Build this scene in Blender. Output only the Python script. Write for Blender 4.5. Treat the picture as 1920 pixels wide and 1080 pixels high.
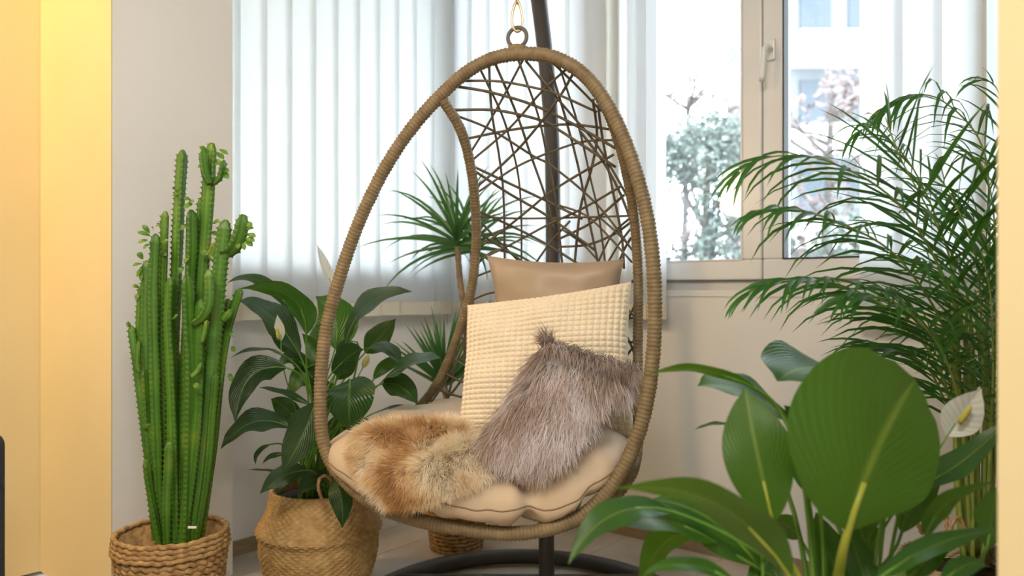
import bpy, math, random
from mathutils import Vector, Matrix, noise
random.seed(7)
sc = bpy.context.scene
for o in list(bpy.data.objects): bpy.data.objects.remove(o)
V = Vector; PI = math.pi
F, HZ, CH = 1454.0, 544.0, 0.9
# ------------------------------------------------------------------ camera
cd = bpy.data.cameras.new('camera'); cam = bpy.data.objects.new('camera', cd); sc.collection.objects.link(cam)
cam.location = (0, 0, CH); cam.rotation_euler = (PI/2, 0, 0)
cd.sensor_width = 36; cd.lens = F/1920*36; cd.shift_y = 4/1920
cd.clip_start = .02; cd.clip_end = 300
cd.dof.use_dof = True; cd.dof.focus_distance = 1.85; cd.dof.aperture_fstop = 2.6
sc.camera = cam
# ------------------------------------------------------------------ world, lights, exposure
w = bpy.data.worlds.new('sky'); sc.world = w; w.use_nodes = True
bg = w.node_tree.nodes['Background']; bg.inputs[0].default_value = (.86, .935, 1, 1); bg.inputs[1].default_value = 9.6
sc.view_settings.view_transform = 'Standard'; sc.view_settings.look = 'None'
sc.view_settings.gamma = 1; sc.view_settings.use_curve_mapping = False
sc.view_settings.exposure = 0.14
def light(name, kind, loc, energy, col, size=.3, rot=None, shape=None):
    l = bpy.data.lights.new(name, kind); l.energy = energy; l.color = col
    if kind == 'AREA': l.size = size
    else: l.shadow_soft_size = size
    o = bpy.data.objects.new(name, l); o.location = loc
    if rot: o.rotation_euler = rot
    sc.collection.objects.link(o); return o
wl = light('wall_spot_light', 'SPOT', (-1.93, 1.30, 2.40), 66, (1, .58, .17), .10)
wl.data.spot_size = math.radians(110); wl.data.spot_blend = .9
wl.rotation_euler = (Vector((-1.55, 2.45, 1.2))-wl.location).to_track_quat('-Z', 'Y').to_euler()
light('warm_fill_light', 'AREA', (-.5, -.2, 2.5), 54, (1, .89, .75), .9, (math.radians(28), 0, math.radians(-8)))  # added warm fill for the room side, no fixture behind it
light('rear_fill_light', 'AREA', (1.0, -1.7, 2.5), 30, (1, .93, .83), .8, (math.radians(30), 0, math.radians(10)))  # second added fill, further back and out of view
# ------------------------------------------------------------------ coordinates
def P(px, py, Y): return V(((px-960)/F*Y, Y, CH-(py-HZ)/F*Y))
CO = V((-.288, 3.43)); eR = V((.774, -.633)); eR.normalize(); eL = V((-.633, -.774)); eL.normalize()
def R(u, v, z): p = CO+eR*u+eL*v; return V((p.x, p.y, z))
def u_at(px, v):          # u where the ray of column px meets the plane v
    k = (px-960)/F; d = V((k, 1)); c = -CO; cu = c.dot(eR); cv = c.dot(eL)
    t = (v-cv)/d.dot(eL); return cu+t*d.dot(eR)
def v_at(px, u):
    k = (px-960)/F; d = V((k, 1)); c = -CO; cu = c.dot(eR); cv = c.dot(eL)
    t = (u-cu)/d.dot(eR); return cv+t*d.dot(eL)
# ------------------------------------------------------------------ object helpers
ORG = {}
def link(o): sc.collection.objects.link(o)
def tag(o, label=None, cat=None, group=None, kind=None):
    if label: o['label'] = label
    if cat: o['category'] = cat
    if group: o['group'] = group
    if kind: o['kind'] = kind
    return o
def thing(name, label, cat, loc, group=None):
    o = bpy.data.objects.new(name, None); o.location = loc; o.empty_display_size = .05; link(o)
    ORG[o.name] = V(loc); return tag(o, label, cat, group)
def obj(name, vs, fs, mat, parent=None, smooth=True, uvs=None, kind=None, label=None, org=None):
    org = ORG[parent.name] if parent is not None else (V(org) if org else V((0, 0, 0)))
    me = bpy.data.meshes.new(name)
    me.from_pydata([(v[0]-org.x, v[1]-org.y, v[2]-org.z) for v in vs], [], fs)
    if smooth: me.polygons.foreach_set('use_smooth', [True]*len(me.polygons))
    if uvs is not None:
        ul = me.uv_layers.new(name='UVMap'); li = [0]*len(me.loops); me.loops.foreach_get('vertex_index', li)
        flat = []
        for i in li: flat.extend(uvs[i])
        ul.data.foreach_set('uv', flat)
    me.materials.append(mat); me.update()
    o = bpy.data.objects.new(name, me); link(o)
    if parent is not None: o.parent = parent
    else: o.location = org
    ORG[o.name] = org
    if kind: o['kind'] = kind
    if label: o['label'] = label
    return o
def cat_rom(pts, n, closed=False):
    pts = [V(p) for p in pts]; out = []; m = len(pts)
    segs = m if closed else m-1
    for i in range(segs):
        if closed: a, b, c, d = pts[(i-1) % m], pts[i], pts[(i+1) % m], pts[(i+2) % m]
        else: a, b, c, d = pts[max(i-1, 0)], pts[i], pts[i+1], pts[min(i+2, m-1)]
        for j in range(n):
            t = j/n
            out.append(.5*((2*b)+(c-a)*t+(2*a-5*b+4*c-d)*t*t+(-a+3*b-3*c+d)*t**3))
    if not closed: out.append(pts[-1])
    return out
def resample(pts, step, closed=False):
    q = pts+[pts[0]] if closed else pts
    L = [0]
    for i in range(1, len(q)): L.append(L[-1]+(q[i]-q[i-1]).length)
    n = max(2, int(round(L[-1]/step))); out = []; j = 0
    for i in range(n if closed else n+1):
        s = L[-1]*i/n
        while j < len(L)-2 and L[j+1] < s: j += 1
        d = L[j+1]-L[j]; out.append(q[j].lerp(q[j+1], (s-L[j])/d if d > 1e-9 else 0))
    return out
def frames(pts, closed=False, up=V((0.03, .05, 1))):
    n = len(pts); fr = []; prev = None
    for i in range(n):
        if closed: t = pts[(i+1) % n]-pts[i-1]
        else: t = pts[min(i+1, n-1)]-pts[max(i-1, 0)]
        t = t.normalized() if t.length > 1e-9 else V((0, 0, 1))
        if prev is None:
            s = t.cross(up)
            if s.length < .1: s = t.cross(V((1, .1, 0)))
            s.normalize()
        else: s = (prev-t*prev.dot(t)).normalized()
        prev = s; fr.append((t, s, s.cross(t)))
    return fr
def tube(pts, rad, seg=8, closed=False, prof=None):
    """rad: float or f(i, n); prof f(i, k) multiplies radius"""
    fr = frames(pts, closed); n = len(pts); vs = []; fs = []
    for i, (p, (t, s, b)) in enumerate(zip(pts, fr)):
        r = rad(i, n) if callable(rad) else rad
        for k in range(seg):
            a = 2*PI*k/seg; rr = r*(prof(i, k) if prof else 1)
            vs.append(p+s*(math.cos(a)*rr)+b*(math.sin(a)*rr))
    for i in range(n if closed else n-1):
        j = (i+1) % n
        for k in range(seg):
            l = (k+1) % seg; fs.append((i*seg+k, i*seg+l, j*seg+l, j*seg+k))
    if not closed:
        fs.append(tuple(range(seg-1, -1, -1))); fs.append(tuple((n-1)*seg+k for k in range(seg)))
    return vs, fs
def join(*ms):
    vs = []; fs = []
    for a, b in ms:
        o = len(vs); vs += a; fs += [tuple(i+o for i in f) for f in b]
    return vs, fs
def boxuv(u0, u1, v0, v1, z0, z1):
    vs = [R(u, v, z) for z in (z0, z1) for v in (v0, v1) for u in (u0, u1)]
    return vs, [(0, 2, 3, 1), (4, 5, 7, 6), (0, 1, 5, 4), (1, 3, 7, 5), (3, 2, 6, 7), (2, 0, 4, 6)]
def box3(x0, x1, y0, y1, z0, z1):
    vs = [V((x, y, z)) for z in (z0, z1) for y in (y0, y1) for x in (x0, x1)]
    return vs, [(0, 2, 3, 1), (4, 5, 7, 6), (0, 1, 5, 4), (1, 3, 7, 5), (3, 2, 6, 7), (2, 0, 4, 6)]
def bevel(o, wd=.004, sg=2):
    m = o.modifiers.new('bevel', 'BEVEL'); m.width = wd; m.segments = sg; m.limit_method = 'ANGLE'; return o
def lathe(c, prof, seg=48, disp=None):
    vs = []; fs = []; n = len(prof)
    for i, (r, z) in enumerate(prof):
        for k in range(seg):
            a = 2*PI*k/seg; rr = r+(disp(i, k) if disp else 0)
            vs.append(V((c[0]+rr*math.cos(a), c[1]+rr*math.sin(a), c[2]+z)))
    for i in range(n-1):
        for k in range(seg):
            l = (k+1) % seg; fs.append((i*seg+k, i*seg+l, (i+1)*seg+l, (i+1)*seg+k))
    return vs, fs
def grid_faces(nu, nv):
    return [(i*nv+j, i*nv+j+1, (i+1)*nv+j+1, (i+1)*nv+j) for i in range(nu-1) for j in range(nv-1)]
# ------------------------------------------------------------------ materials
def mat(name):
    m = bpy.data.materials.new(name); m.use_nodes = True; nt = m.node_tree
    return m, nt, nt.nodes['Principled BSDF'], nt.nodes['Material Output']
def N(nt, typ, **kw):
    n = nt.nodes.new(typ)
    for k, v in kw.items():
        if k.startswith('_'): n.inputs[int(k[1:])].default_value = v
        else: setattr(n, k, v)
    return n
def ramp(nt, fac, stops):
    r = N(nt, 'ShaderNodeValToRGB'); e = r.color_ramp.elements
    while len(e) < len(stops): e.new(.5)
    for el, (p, c) in zip(e, stops): el.position = p; el.color = (*c, 1)
    nt.links.new(fac, r.inputs[0]); return r.outputs[0]
def plain(name, c1, c2=None, rough=.6, scale=8, bump=0, bscale=60, spec=.4, metal=0, stretch=None, dist=.002):
    m, nt, b, out = mat(name); L = nt.links.new
    tc = N(nt, 'ShaderNodeTexCoord'); src = tc.outputs['Object']
    if stretch:
        mp = N(nt, 'ShaderNodeMapping'); mp.inputs['Scale'].default_value = stretch; L(src, mp.inputs[0]); src = mp.outputs[0]
    no = N(nt, 'ShaderNodeTexNoise'); no.inputs['Scale'].default_value = scale; no.inputs['Detail'].default_value = 5; L(src, no.inputs[0])
    L(ramp(nt, no.outputs[0], [(.3, c1), (.7, c2 or c1)]), b.inputs['Base Color'])
    b.inputs['Roughness'].default_value = rough; b.inputs['Specular IOR Level'].default_value = spec; b.inputs['Metallic'].default_value = metal
    if bump:
        n2 = N(nt, 'ShaderNodeTexNoise'); n2.inputs['Scale'].default_value = bscale; n2.inputs['Detail'].default_value = 3; L(src, n2.inputs[0])
        bu = N(nt, 'ShaderNodeBump'); bu.inputs['Strength'].default_value = bump; bu.inputs['Distance'].default_value = dist
        L(n2.outputs[0], bu.inputs['Height']); L(bu.outputs[0], b.inputs['Normal'])
    return m
def leafmat(name, top, top2, under, vein, veins=17, slant=5.0, rough=.33, trans=.3, tcol=(.25, .55, .03), bump=.5, vc=.35):
    m, nt, b, out = mat(name); L = nt.links.new
    uv = N(nt, 'ShaderNodeUVMap'); sp = N(nt, 'ShaderNodeSeparateXYZ'); L(uv.outputs[0], sp.inputs[0])
    def M(op, a, b_=None):
        n = N(nt, 'ShaderNodeMath', operation=op)
        for i, x in enumerate((a, b_)):
            if x is None: continue
            if isinstance(x, (int, float)): n.inputs[i].default_value = x
            else: L(x, n.inputs[i])
        return n.outputs[0]
    au = M('ABSOLUTE', M('SUBTRACT', sp.outputs[0], .5))
    ph = M('SUBTRACT', M('MULTIPLY', sp.outputs[1], veins), M('MULTIPLY', M('POWER', au, .8), slant))
    wv = M('SINE', M('MULTIPLY', ph, 2*PI)); rib = M('SUBTRACT', 1, M('MINIMUM', M('MULTIPLY', au, 26), 1))
    tc = N(nt, 'ShaderNodeTexCoord'); no = N(nt, 'ShaderNodeTexNoise'); no.inputs['Scale'].default_value = 9; L(tc.outputs['Object'], no.inputs[0])
    c_top = ramp(nt, no.outputs[0], [(.35, top), (.68, top2)])
    def mix(f, a, b_):
        n = N(nt, 'ShaderNodeMix', data_type='RGBA')
        for s, x in ((0, f), (6, a), (7, b_)):
            if isinstance(x, tuple): n.inputs[s].default_value = (*x, 1)
            elif isinstance(x, (int, float)): n.inputs[s].default_value = x
            else: L(x, n.inputs[s])
        return n.outputs[2]
    geo = N(nt, 'ShaderNodeNewGeometry')
    col = mix(geo.outputs['Backfacing'], c_top, under)
    col = mix(M('MULTIPLY', M('ADD', M('MULTIPLY', wv, .5), .5), vc), col, tuple(x*.55 for x in top))
    col = mix(M('MULTIPLY', rib, .7), col, vein)
    L(col, b.inputs['Base Color'])
    b.inputs['Roughness'].default_value = rough; b.inputs['Specular IOR Level'].default_value = .5
    h = M('ADD', wv, M('MULTIPLY', rib, -2))
    bu = N(nt, 'ShaderNodeBump'); bu.inputs['Strength'].default_value = bump; bu.inputs['Distance'].default_value = .0016
    L(h, bu.inputs['Height']); L(bu.outputs[0], b.inputs['Normal'])
    tr = N(nt, 'ShaderNodeBsdfTranslucent'); L(mix(.5, col, tcol), tr.inputs[0])
    mx = N(nt, 'ShaderNodeMixShader'); mx.inputs[0].default_value = trans
    L(b.outputs[0], mx.inputs[1]); L(tr.outputs[0], mx.inputs[2]); L(mx.outputs[0], out.inputs[0])
    return m
MT = {}
MT['white_wall'] = plain('white_wall', (.80, .80, .79), (.83, .83, .82), .75, 3, .15, 90)
MT['cream_wall'] = plain('cream_wall', (.72, .62, .37), (.75, .65, .40), .7, 3, .12, 90)
MT['ceiling'] = plain('ceiling_paint', (.8, .79, .77), None, .8)
MT['upvc'] = plain('white_window_plastic', (.80, .81, .82), None, .25, spec=.5)
MT['gasket'] = plain('dark_gasket', (.05, .06, .07), None, .6)
MT['base'] = plain('wood_skirting', (.26, .19, .115), (.36, .28, .18), .5, 6, .1, 40, stretch=(2, 2, 25))
MT['plank'] = plain('floor_plank', (.34, .29, .24), (.60, .55, .49), .38, 3.2, .12, 30, stretch=(1, 1, 1), spec=.5)
MT['wicker'] = plain('rattan_wrap', (.17, .122, .062), (.27, .205, .12), .5, 40, .3, 260, spec=.4)
MT['strand'] = plain('rattan_strand', (.085, .068, .043), (.14, .115, .075), .5, 30, .2, 260)
MT['steel'] = plain('charcoal_powder_coat', (.055, .053, .055), (.07, .066, .066), .42, 20, .1, 300)
MT['ring'] = plain('grey_rubber_ring', (.13, .12, .11), None, .5)
MT['brass'] = plain('brass_link', (.72, .62, .42), None, .3, metal=.85)
MT['cushion'] = plain('beige_polyester', (.55, .44, .32), (.60, .48, .36), .62, 5, .25, 700, dist=.0006)
MT['satin'] = plain('taupe_satin', (.36, .28, .21), (.41, .32, .24), .42, 5, .1, 400, dist=.0005)
MT['greysatin'] = plain('grey_velvet_backing', (.30, .29, .33), None, .4)
MT['waffle'] = plain('cream_waffle_plush', (.80, .71, .56), (.85, .76, .61), .85, 30, .3, 500)
MT['seam'] = plain('seam_thread', (.25, .18, .11), None, .8)
MT['soil'] = plain('potting_soil', (.02, .014, .009), (.05, .035, .022), .9, 60, 1, 120)
MT['innerpot'] = plain('dark_nursery_pot', (.03, .015, .015), None, .4)
MT['seagrass'] = plain('honey_seagrass', (.44, .27, .10), (.68, .47, .21), .6, 45, .5, 220)
MT['seagrass2'] = plain('brown_seagrass_braid', (.26, .145, .055), (.55, .36, .16), .65, 60, .6, 240)
MT['rope'] = plain('twisted_rope', (.32, .19, .09), (.5, .32, .17), .7, 60, .4, 240)
MT['basketpale'] = plain('pale_basket', (.5, .40, .26), (.62, .52, .36), .7, 40, .5, 200)
MT['bark'] = plain('dracaena_bark', (.17, .12, .075), (.30, .23, .15), .8, 30, .5, 80)
MT['sofa'] = plain('dark_grey_weave', (.035, .037, .048), (.06, .06, .075), .9, 60, .5, 500)
MT['hem'] = plain('slat_hem', (.74, .70, .60), None, .7)
MT['lantern_cord'] = plain('cord', (.6, .6, .6), None, .5)
MT['petiole'] = plain('green_petiole', (.07, .19, .02), (.13, .28, .03), .4, 20)
MT['petiole_y'] = plain('yellow_green_petiole', (.22, .30, .03), (.34, .36, .05), .4, 20)
MT['cane'] = plain('palm_cane', (.16, .26, .04), (.30, .36, .08), .45, 25, .1)
MT['spadix'] = plain('spadix', (.55, .45, .08), (.35, .38, .07), .7, 300, .6, 500)
MT['thorn'] = plain('thorn', (.10, .06, .03), None, .6)
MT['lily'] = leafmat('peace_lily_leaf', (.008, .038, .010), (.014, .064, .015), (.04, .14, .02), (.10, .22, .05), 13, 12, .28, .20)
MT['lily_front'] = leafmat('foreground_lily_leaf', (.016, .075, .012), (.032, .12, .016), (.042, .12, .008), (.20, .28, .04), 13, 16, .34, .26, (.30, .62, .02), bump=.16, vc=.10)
MT['palmleaf'] = leafmat('palm_leaflet', (.02, .11, .02), (.035, .17, .03), (.06, .2, .04), (.10, .25, .06), 1, 0, .32, .28, bump=.1)
MT['dracleaf'] = leafmat('dracaena_leaf', (.02, .085, .03), (.035, .13, .045), (.04, .14, .05), (.10, .2, .08), 1, 0, .35, .28, bump=.1)
MT['cactleaf'] = leafmat('euphorbia_leaf', (.09, .22, .03), (.14, .30, .04), (.12, .28, .04), (.25, .38, .08), 1, 0, .35, .3, bump=.1)
MT['spathe'] = leafmat('white_spathe', (.78, .80, .74), (.85, .86, .82), (.8, .8, .74), (.75, .8, .6), 9, 3, .4, .4, (.9, .9, .8), bump=.15)
def cactmat():
    m, nt, b, out = mat('cactus_skin'); L = nt.links.new
    uv = N(nt, 'ShaderNodeUVMap'); sp = N(nt, 'ShaderNodeSeparateXYZ'); L(uv.outputs[0], sp.inputs[0])
    tc = N(nt, 'ShaderNodeTexCoord'); no = N(nt, 'ShaderNodeTexNoise'); no.inputs['Scale'].default_value = 14; L(tc.outputs['Object'], no.inputs[0])
    a = ramp(nt, no.outputs[0], [(.35, (.04, .15, .012)), (.6, (.075, .22, .016)), (.82, (.26, .31, .02))])
    bb = ramp(nt, sp.outputs[0], [(0, (.17, .33, .05)), (.45, (.06, .18, .015)), (.9, (.04, .13, .01)), (1, (.12, .14, .03))])
    mx = N(nt, 'ShaderNodeMix', data_type='RGBA'); mx.inputs[0].default_value = .5; L(a, mx.inputs[6]); L(bb, mx.inputs[7])
    L(mx.outputs[2], b.inputs['Base Color']); b.inputs['Roughness'].default_value = .42
    return m
MT['cactus'] = cactmat()
def blindmat():
    m, nt, b, out = mat('blind_fabric'); L = nt.links.new
    b.inputs['Base Color'].default_value = (.80, .82, .84, 1); b.inputs['Roughness'].default_value = .8
    tc = N(nt, 'ShaderNodeTexCoord'); no = N(nt, 'ShaderNodeTexNoise'); no.inputs['Scale'].default_value = 300; L(tc.outputs['Object'], no.inputs[0])
    bu = N(nt, 'ShaderNodeBump'); bu.inputs['Strength'].default_value = .15; L(no.outputs[0], bu.inputs['Height']); L(bu.outputs[0], b.inputs['Normal'])
    tr = N(nt, 'ShaderNodeBsdfTranslucent'); tr.inputs[0].default_value = (.86, .90, .93, 1)
    mx = N(nt, 'ShaderNodeMixShader'); mx.inputs[0].default_value = .6
    L(b.outputs[0], mx.inputs[1]); L(tr.outputs[0], mx.inputs[2]); L(mx.outputs[0], out.inputs[0]); return m
MT['blind'] = blindmat()
def glassmat():
    m, nt, b, out = mat('window_glass'); L = nt.links.new; nt.nodes.remove(b)
    t = N(nt, 'ShaderNodeBsdfTransparent'); t.inputs[0].default_value = (.95, .97, .98, 1)
    g = N(nt, 'ShaderNodeBsdfGlossy'); g.inputs['Roughness'].default_value = .01
    f = N(nt, 'ShaderNodeFresnel'); f.inputs[0].default_value = 1.55
    mx = N(nt, 'ShaderNodeMixShader'); L(f.outputs[0], mx.inputs[0]); L(t.outputs[0], mx.inputs[1]); L(g.outputs[0], mx.inputs[2]); L(mx.outputs[0], out.inputs[0]); return m
MT['glass'] = glassmat()
def emit(name, c, s):
    m, nt, b, out = mat(name); b.inputs['Base Color'].default_value = (.9, .85, .7, 1)
    b.inputs['Emission Color'].default_value = (*c, 1); b.inputs['Emission Strength'].default_value = s; return m
MT['lantern'] = emit('paper_lantern', (1, .72, .42), 26)
def furmat(name, stops, rootdark=.45, nscale=9, tintamt=.25, rough=.55):
    m, nt, b, out = mat(name); L = nt.links.new
    at = N(nt, 'ShaderNodeUVMap'); sp = N(nt, 'ShaderNodeSeparateXYZ'); L(at.outputs[0], sp.inputs[0])   # u = strand tint, v = along strand
    tc = N(nt, 'ShaderNodeTexCoord'); no = N(nt, 'ShaderNodeTexNoise'); no.inputs['Scale'].default_value = nscale; no.inputs['Detail'].default_value = 2; L(tc.outputs['Object'], no.inputs[0])
    ad = N(nt, 'ShaderNodeMath', operation='MULTIPLY_ADD'); L(sp.outputs[0], ad.inputs[0]); ad.inputs[1].default_value = tintamt; L(no.outputs[0], ad.inputs[2])
    sb = N(nt, 'ShaderNodeMath', operation='SUBTRACT'); L(ad.outputs[0], sb.inputs[0]); sb.inputs[1].default_value = tintamt/2
    c = ramp(nt, sb.outputs[0], stops)
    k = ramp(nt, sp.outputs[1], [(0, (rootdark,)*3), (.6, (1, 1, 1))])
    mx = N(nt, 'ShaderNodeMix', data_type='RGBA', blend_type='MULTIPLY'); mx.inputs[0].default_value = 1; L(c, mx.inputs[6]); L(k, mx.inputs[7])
    L(mx.outputs[2], b.inputs['Base Color']); b.inputs['Roughness'].default_value = rough; b.inputs['Specular IOR Level'].default_value = .25
    tr = N(nt, 'ShaderNodeBsdfTranslucent'); L(mx.outputs[2], tr.inputs[0])
    ms = N(nt, 'ShaderNodeMixShader'); ms.inputs[0].default_value = .42; L(b.outputs[0], ms.inputs[1]); L(tr.outputs[0], ms.inputs[2]); L(ms.outputs[0], out.inputs[0])
    return m
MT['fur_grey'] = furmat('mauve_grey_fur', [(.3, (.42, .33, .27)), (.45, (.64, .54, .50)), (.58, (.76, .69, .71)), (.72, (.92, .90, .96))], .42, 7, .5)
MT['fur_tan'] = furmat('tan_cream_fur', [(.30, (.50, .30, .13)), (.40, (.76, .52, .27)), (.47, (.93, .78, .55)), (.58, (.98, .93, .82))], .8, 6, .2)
# ------------------------------------------------------------------ the setting
def struct(name, m, material, smooth=False): 
    o = obj(name, m[0], m[1], material, smooth=smooth); o['kind'] = 'structure'; return o
UR = 2.42
ZS, ZT = .90, 2.38                                   # window opening
w1a, w1b = u_at(850, 0)+.0, 2.28
w2a, w2b = .03, 1.42
floor = struct('floor', boxuv(-3, 5, -.05, 5.2, -.12, -.012), MT['plank'])
# niche planks run along the left wall
pu = .185; row = 0; u = .002
while u < UR:
    v = -.35-(row*.37 % .9)
    while v < 1.9:
        a, b_ = max(v, .001), min(v+1.0, 1.9)
        if b_-a > .03 and b_ > 0:
            o = obj('plank', *boxuv(u, min(u+pu-.002, UR), a, b_-.002, -.012, 0), MT['plank'], floor, smooth=False)
        v += 1.0
    u += pu; row += 1
struct('ceiling', boxuv(-3, 5, -.3, 5.2, 2.6, 2.7), MT['ceiling'])
struct('wall_back', join(boxuv(-.3, UR+.2, -.22, 0, 0, ZS), boxuv(-.3, UR+.2, -.22, 0, ZT, 2.6), boxuv(-.3, w1a, -.22, 0, ZS, ZT), boxuv(w1b, UR+.2, -.22, 0, ZS, ZT)), MT['white_wall'])
struct('wall_left', join(boxuv(-.22, 0, -.22, 1.44, 0, ZS), boxuv(-.22, 0, -.22, 1.44, ZT, 2.6), boxuv(-.22, 0, -.22, w2a, ZS, ZT), boxuv(-.22, 0, w2b, 1.44, ZS, ZT)), MT['white_wall'])
struct('wall_right', boxuv(UR, UR+.2, 0, 1.14, 0, 2.6), MT['white_wall'])
PU0, PU1 = .16, .16+2.112
struct('wall_left_pier', boxuv(0, PU0, 1.135, 1.503, 0, 2.6), MT['white_wall'])
xg = u_at(76, 1.507)
struct('wall_front_left', join(boxuv(xg, PU0, 1.503, 1.507, 0, 2.6), boxuv(xg-.01, xg, 1.49, 1.505, 0, 2.6)), MT['cream_wall'])
VE = v_at(-160, xg)
struct('wall_side_left', boxuv(xg-.14, xg-.004, 1.40, VE, 0, 2.6), MT['cream_wall'])
struct('wall_front_far_left', boxuv(-3, xg-.14, 1.45, 1.505, 0, 2.6), MT['cream_wall'])
struct('wall_right_pier', boxuv(PU1, UR+.2, 1.135, 1.49, 0, 2.6), MT['white_wall'])
struct('wall_front_right', boxuv(PU1, 5, 1.488, 1.507, 0, 2.6), MT['cream_wall'])
struct('wall_room_end', boxuv(-3, 5, 5.1, 5.2, 0, 2.6), MT['white_wall'])
struct('wall_room_left', boxuv(-3.1, -3, 1.4, 5.2, 0, 2.6), MT['white_wall'])
struct('wall_room_right', boxuv(5, 5.1, 1.4, 5.2, 0, 2.6), MT['white_wall'])
bh = .05
struct('baseboard_left', boxuv(.0, .013, 0, 1.135, 0, bh), MT['base'])
struct('baseboard_back', boxuv(.013, UR, 0, .013, 0, bh), MT['base'])
struct('trim_1', boxuv(w1a-.02, w1b+.02, -.10, .004, ZS-.022, ZS), MT['upvc'])
struct('trim_2', boxuv(-.10, .012, w2a-.02, w2b+.02, ZS-.022, ZS), MT['upvc'])
# window_1 in the back wall (plane at v = -.05)
def frame_uv(u0, u1, z0, z1, v0, v1, t, sw=False):
    f = (lambda a, b, c, d, e, g: boxuv(a, b, c, d, e, g)) if not sw else (lambda a, b, c, d, e, g: boxuv(c, d, a, b, e, g))
    return join(f(u0, u1, v0, v1, z0, z0+t), f(u0, u1, v0, v1, z1-t, z1), f(u0, u0+t, v0, v1, z0+t, z1-t), f(u1-t, u1, v0, v1, z0+t, z1-t))
w1 = struct('window_1', frame_uv(w1a, w1b, ZS, ZT, -.12, -.055, .04), MT['upvc'])
VG = -.05
um = u_at(1429, -.03)
edges = [w1a+.03, u_at(1150, -.03), um, w1b-.03]
for i in range(3):
    a, b_ = edges[i]+.002, edges[i+1]-.002
    s = obj('sash', *frame_uv(a, b_, ZS+.034, ZT-.03, -.10, -.03, .068), MT['upvc'], w1, smooth=False); bevel(s, .006)
    g = obj('gasket', *frame_uv(a+.066, b_-.066, ZS+.10, ZT-.096, -.075, -.028, .005), MT['gasket'] if i == 2 else MT['upvc'], s, smooth=False)
    obj('pane', *boxuv(a+.067, b_-.067, -.068, -.064, ZS+.10, ZT-.096), MT['glass'], s, smooth=False)
    if i == 2:
        hu = u_at(1447, -.03); hz = CH+(HZ-78)/F*2.45
        h1 = boxuv(hu-.014, hu+.014, -.03, -.02, hz-.035, hz+.035)
        bevel(obj('handle_plate', *h1, MT['upvc'], s, smooth=False), .006, 3)
        pts = [R(hu, -.02, hz), R(hu, .012, hz), R(hu-.004, .022, hz-.012), R(hu-.012, .024, hz-.11)]
        obj('handle', *tube(cat_rom(pts, 5), .0095, 10), MT['upvc'], s)
w2 = struct('window_2', frame_uv(w2a, w2b, ZS, ZT, -.12, -.055, .04, True), MT['upvc'])
e2 = [w2a+.03, w2b-.03]
for i in range(1):
    a, b_ = e2[i]+.002, e2[i+1]-.002
    s = obj('sash', *frame_uv(a, b_, ZS+.034, ZT-.03, -.10, -.03, .065, True), MT['upvc'], w2, smooth=False)
    obj('pane', *boxuv(-.068, -.064, a+.062, b_-.062, ZS+.095, ZT-.09), MT['glass'], s, smooth=False)
# ------------------------------------------------------------------ vertical blinds
def slat(parent, fr, c, ang, zb=.80, zt=2.47, wd=.122, cream=False):
    """fr(u, v, z); slat centred at c along wall, .07 from it"""
    ca, sa = math.cos(ang), math.sin(ang); vs = []; nw = 5; nz = 8; uvv = []
    for i in range(nz):
        z = zb+.055+(zt-zb-.055)*i/(nz-1)
        for j in range(nw):
            t = (j/(nw-1)-.5)*wd; bow = .006*(1-(2*j/(nw-1)-1)**2)
            vs.append(fr(c+t*ca-bow*sa, .065+t*sa+bow*ca, z))
    o = obj('slat', vs, grid_faces(nz, nw), MT['hem'] if cream else MT['blind'], parent)  # edge-on slats take cream: warm lamplight put into the colour
    a, b_ = -wd/2, wd/2; hv = []
    for z in (zb, zb+.058):
        for (t, d) in ((a, -.0022), (b_, -.0022), (b_, .0022), (a, .0022)):
            hv.append(fr(c+t*ca-d*sa, .065+t*sa+d*ca, z))
    obj('hem_weight', hv, [(0, 3, 2, 1), (4, 5, 6, 7), (0, 1, 5, 4), (1, 2, 6, 5), (2, 3, 7, 6), (3, 0, 4, 7)], MT['hem'], o, smooth=False)
frB = lambda u, v, z: R(u, v, z)
frL = lambda u, v, z: R(v, u, z)
def blind(label, fr, cs, angs, zb=.80, rail=None):
    c0 = fr(sum(cs)/len(cs), .065, 2.5)
    t = thing('vertical_blind', label, 'blind', c0, 'white vertical fabric blinds at the windows')
    for i, c in enumerate(cs):
        a = angs[i] if isinstance(angs, list) else angs+random.uniform(-.05, .05)
        slat(t, fr, c, a, zb+random.uniform(-.003, .003), cream=abs(a) > 1.2)
    a, b_ = min(cs)-.06, max(cs)+.06
    vs = [fr(x, y, z) for z in (2.475, 2.52) for y in (.045, .085) for x in (a, b_)]
    obj('head_rail', vs, [(0, 2, 3, 1), (4, 5, 7, 6), (0, 1, 5, 4), (1, 3, 7, 5), (3, 2, 6, 7), (2, 0, 4, 6)], MT['upvc'], t, smooth=False)
    return t
blind('white vertical blind on the left wall, behind the cactus and left lily', frL, [.115+.1*i for i in range(12)], -.2)
cs = []; c = u_at(856, .06)+.04
while c < u_at(1140, .065)-.03: cs.append(c); c += .1
cs.append(u_at(1140, .065)-.05)
cs.append(u_at(1147, .065)); ang = [.2]*(len(cs)-1)+[1.36]
blind('white vertical blind behind the hanging chair, ending in a cream slat', frB, cs, ang)
a0, a1 = u_at(1163, .065)+.05, u_at(1250, .065)-.055
blind('narrow closed blind section just left of the clear window panes', frB, [a0, (a0+a1)/2, a1], .2)
a0 = u_at(1610, .065)+.06
blind('white vertical blind right of the window, behind the palm', frB, [a0, a0+.1, a0+.2, a0+.3, u_at(1842, .065)+.005, a0+.42], [.15, .2, .2, .2, 1.36, .2], .79)
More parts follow.
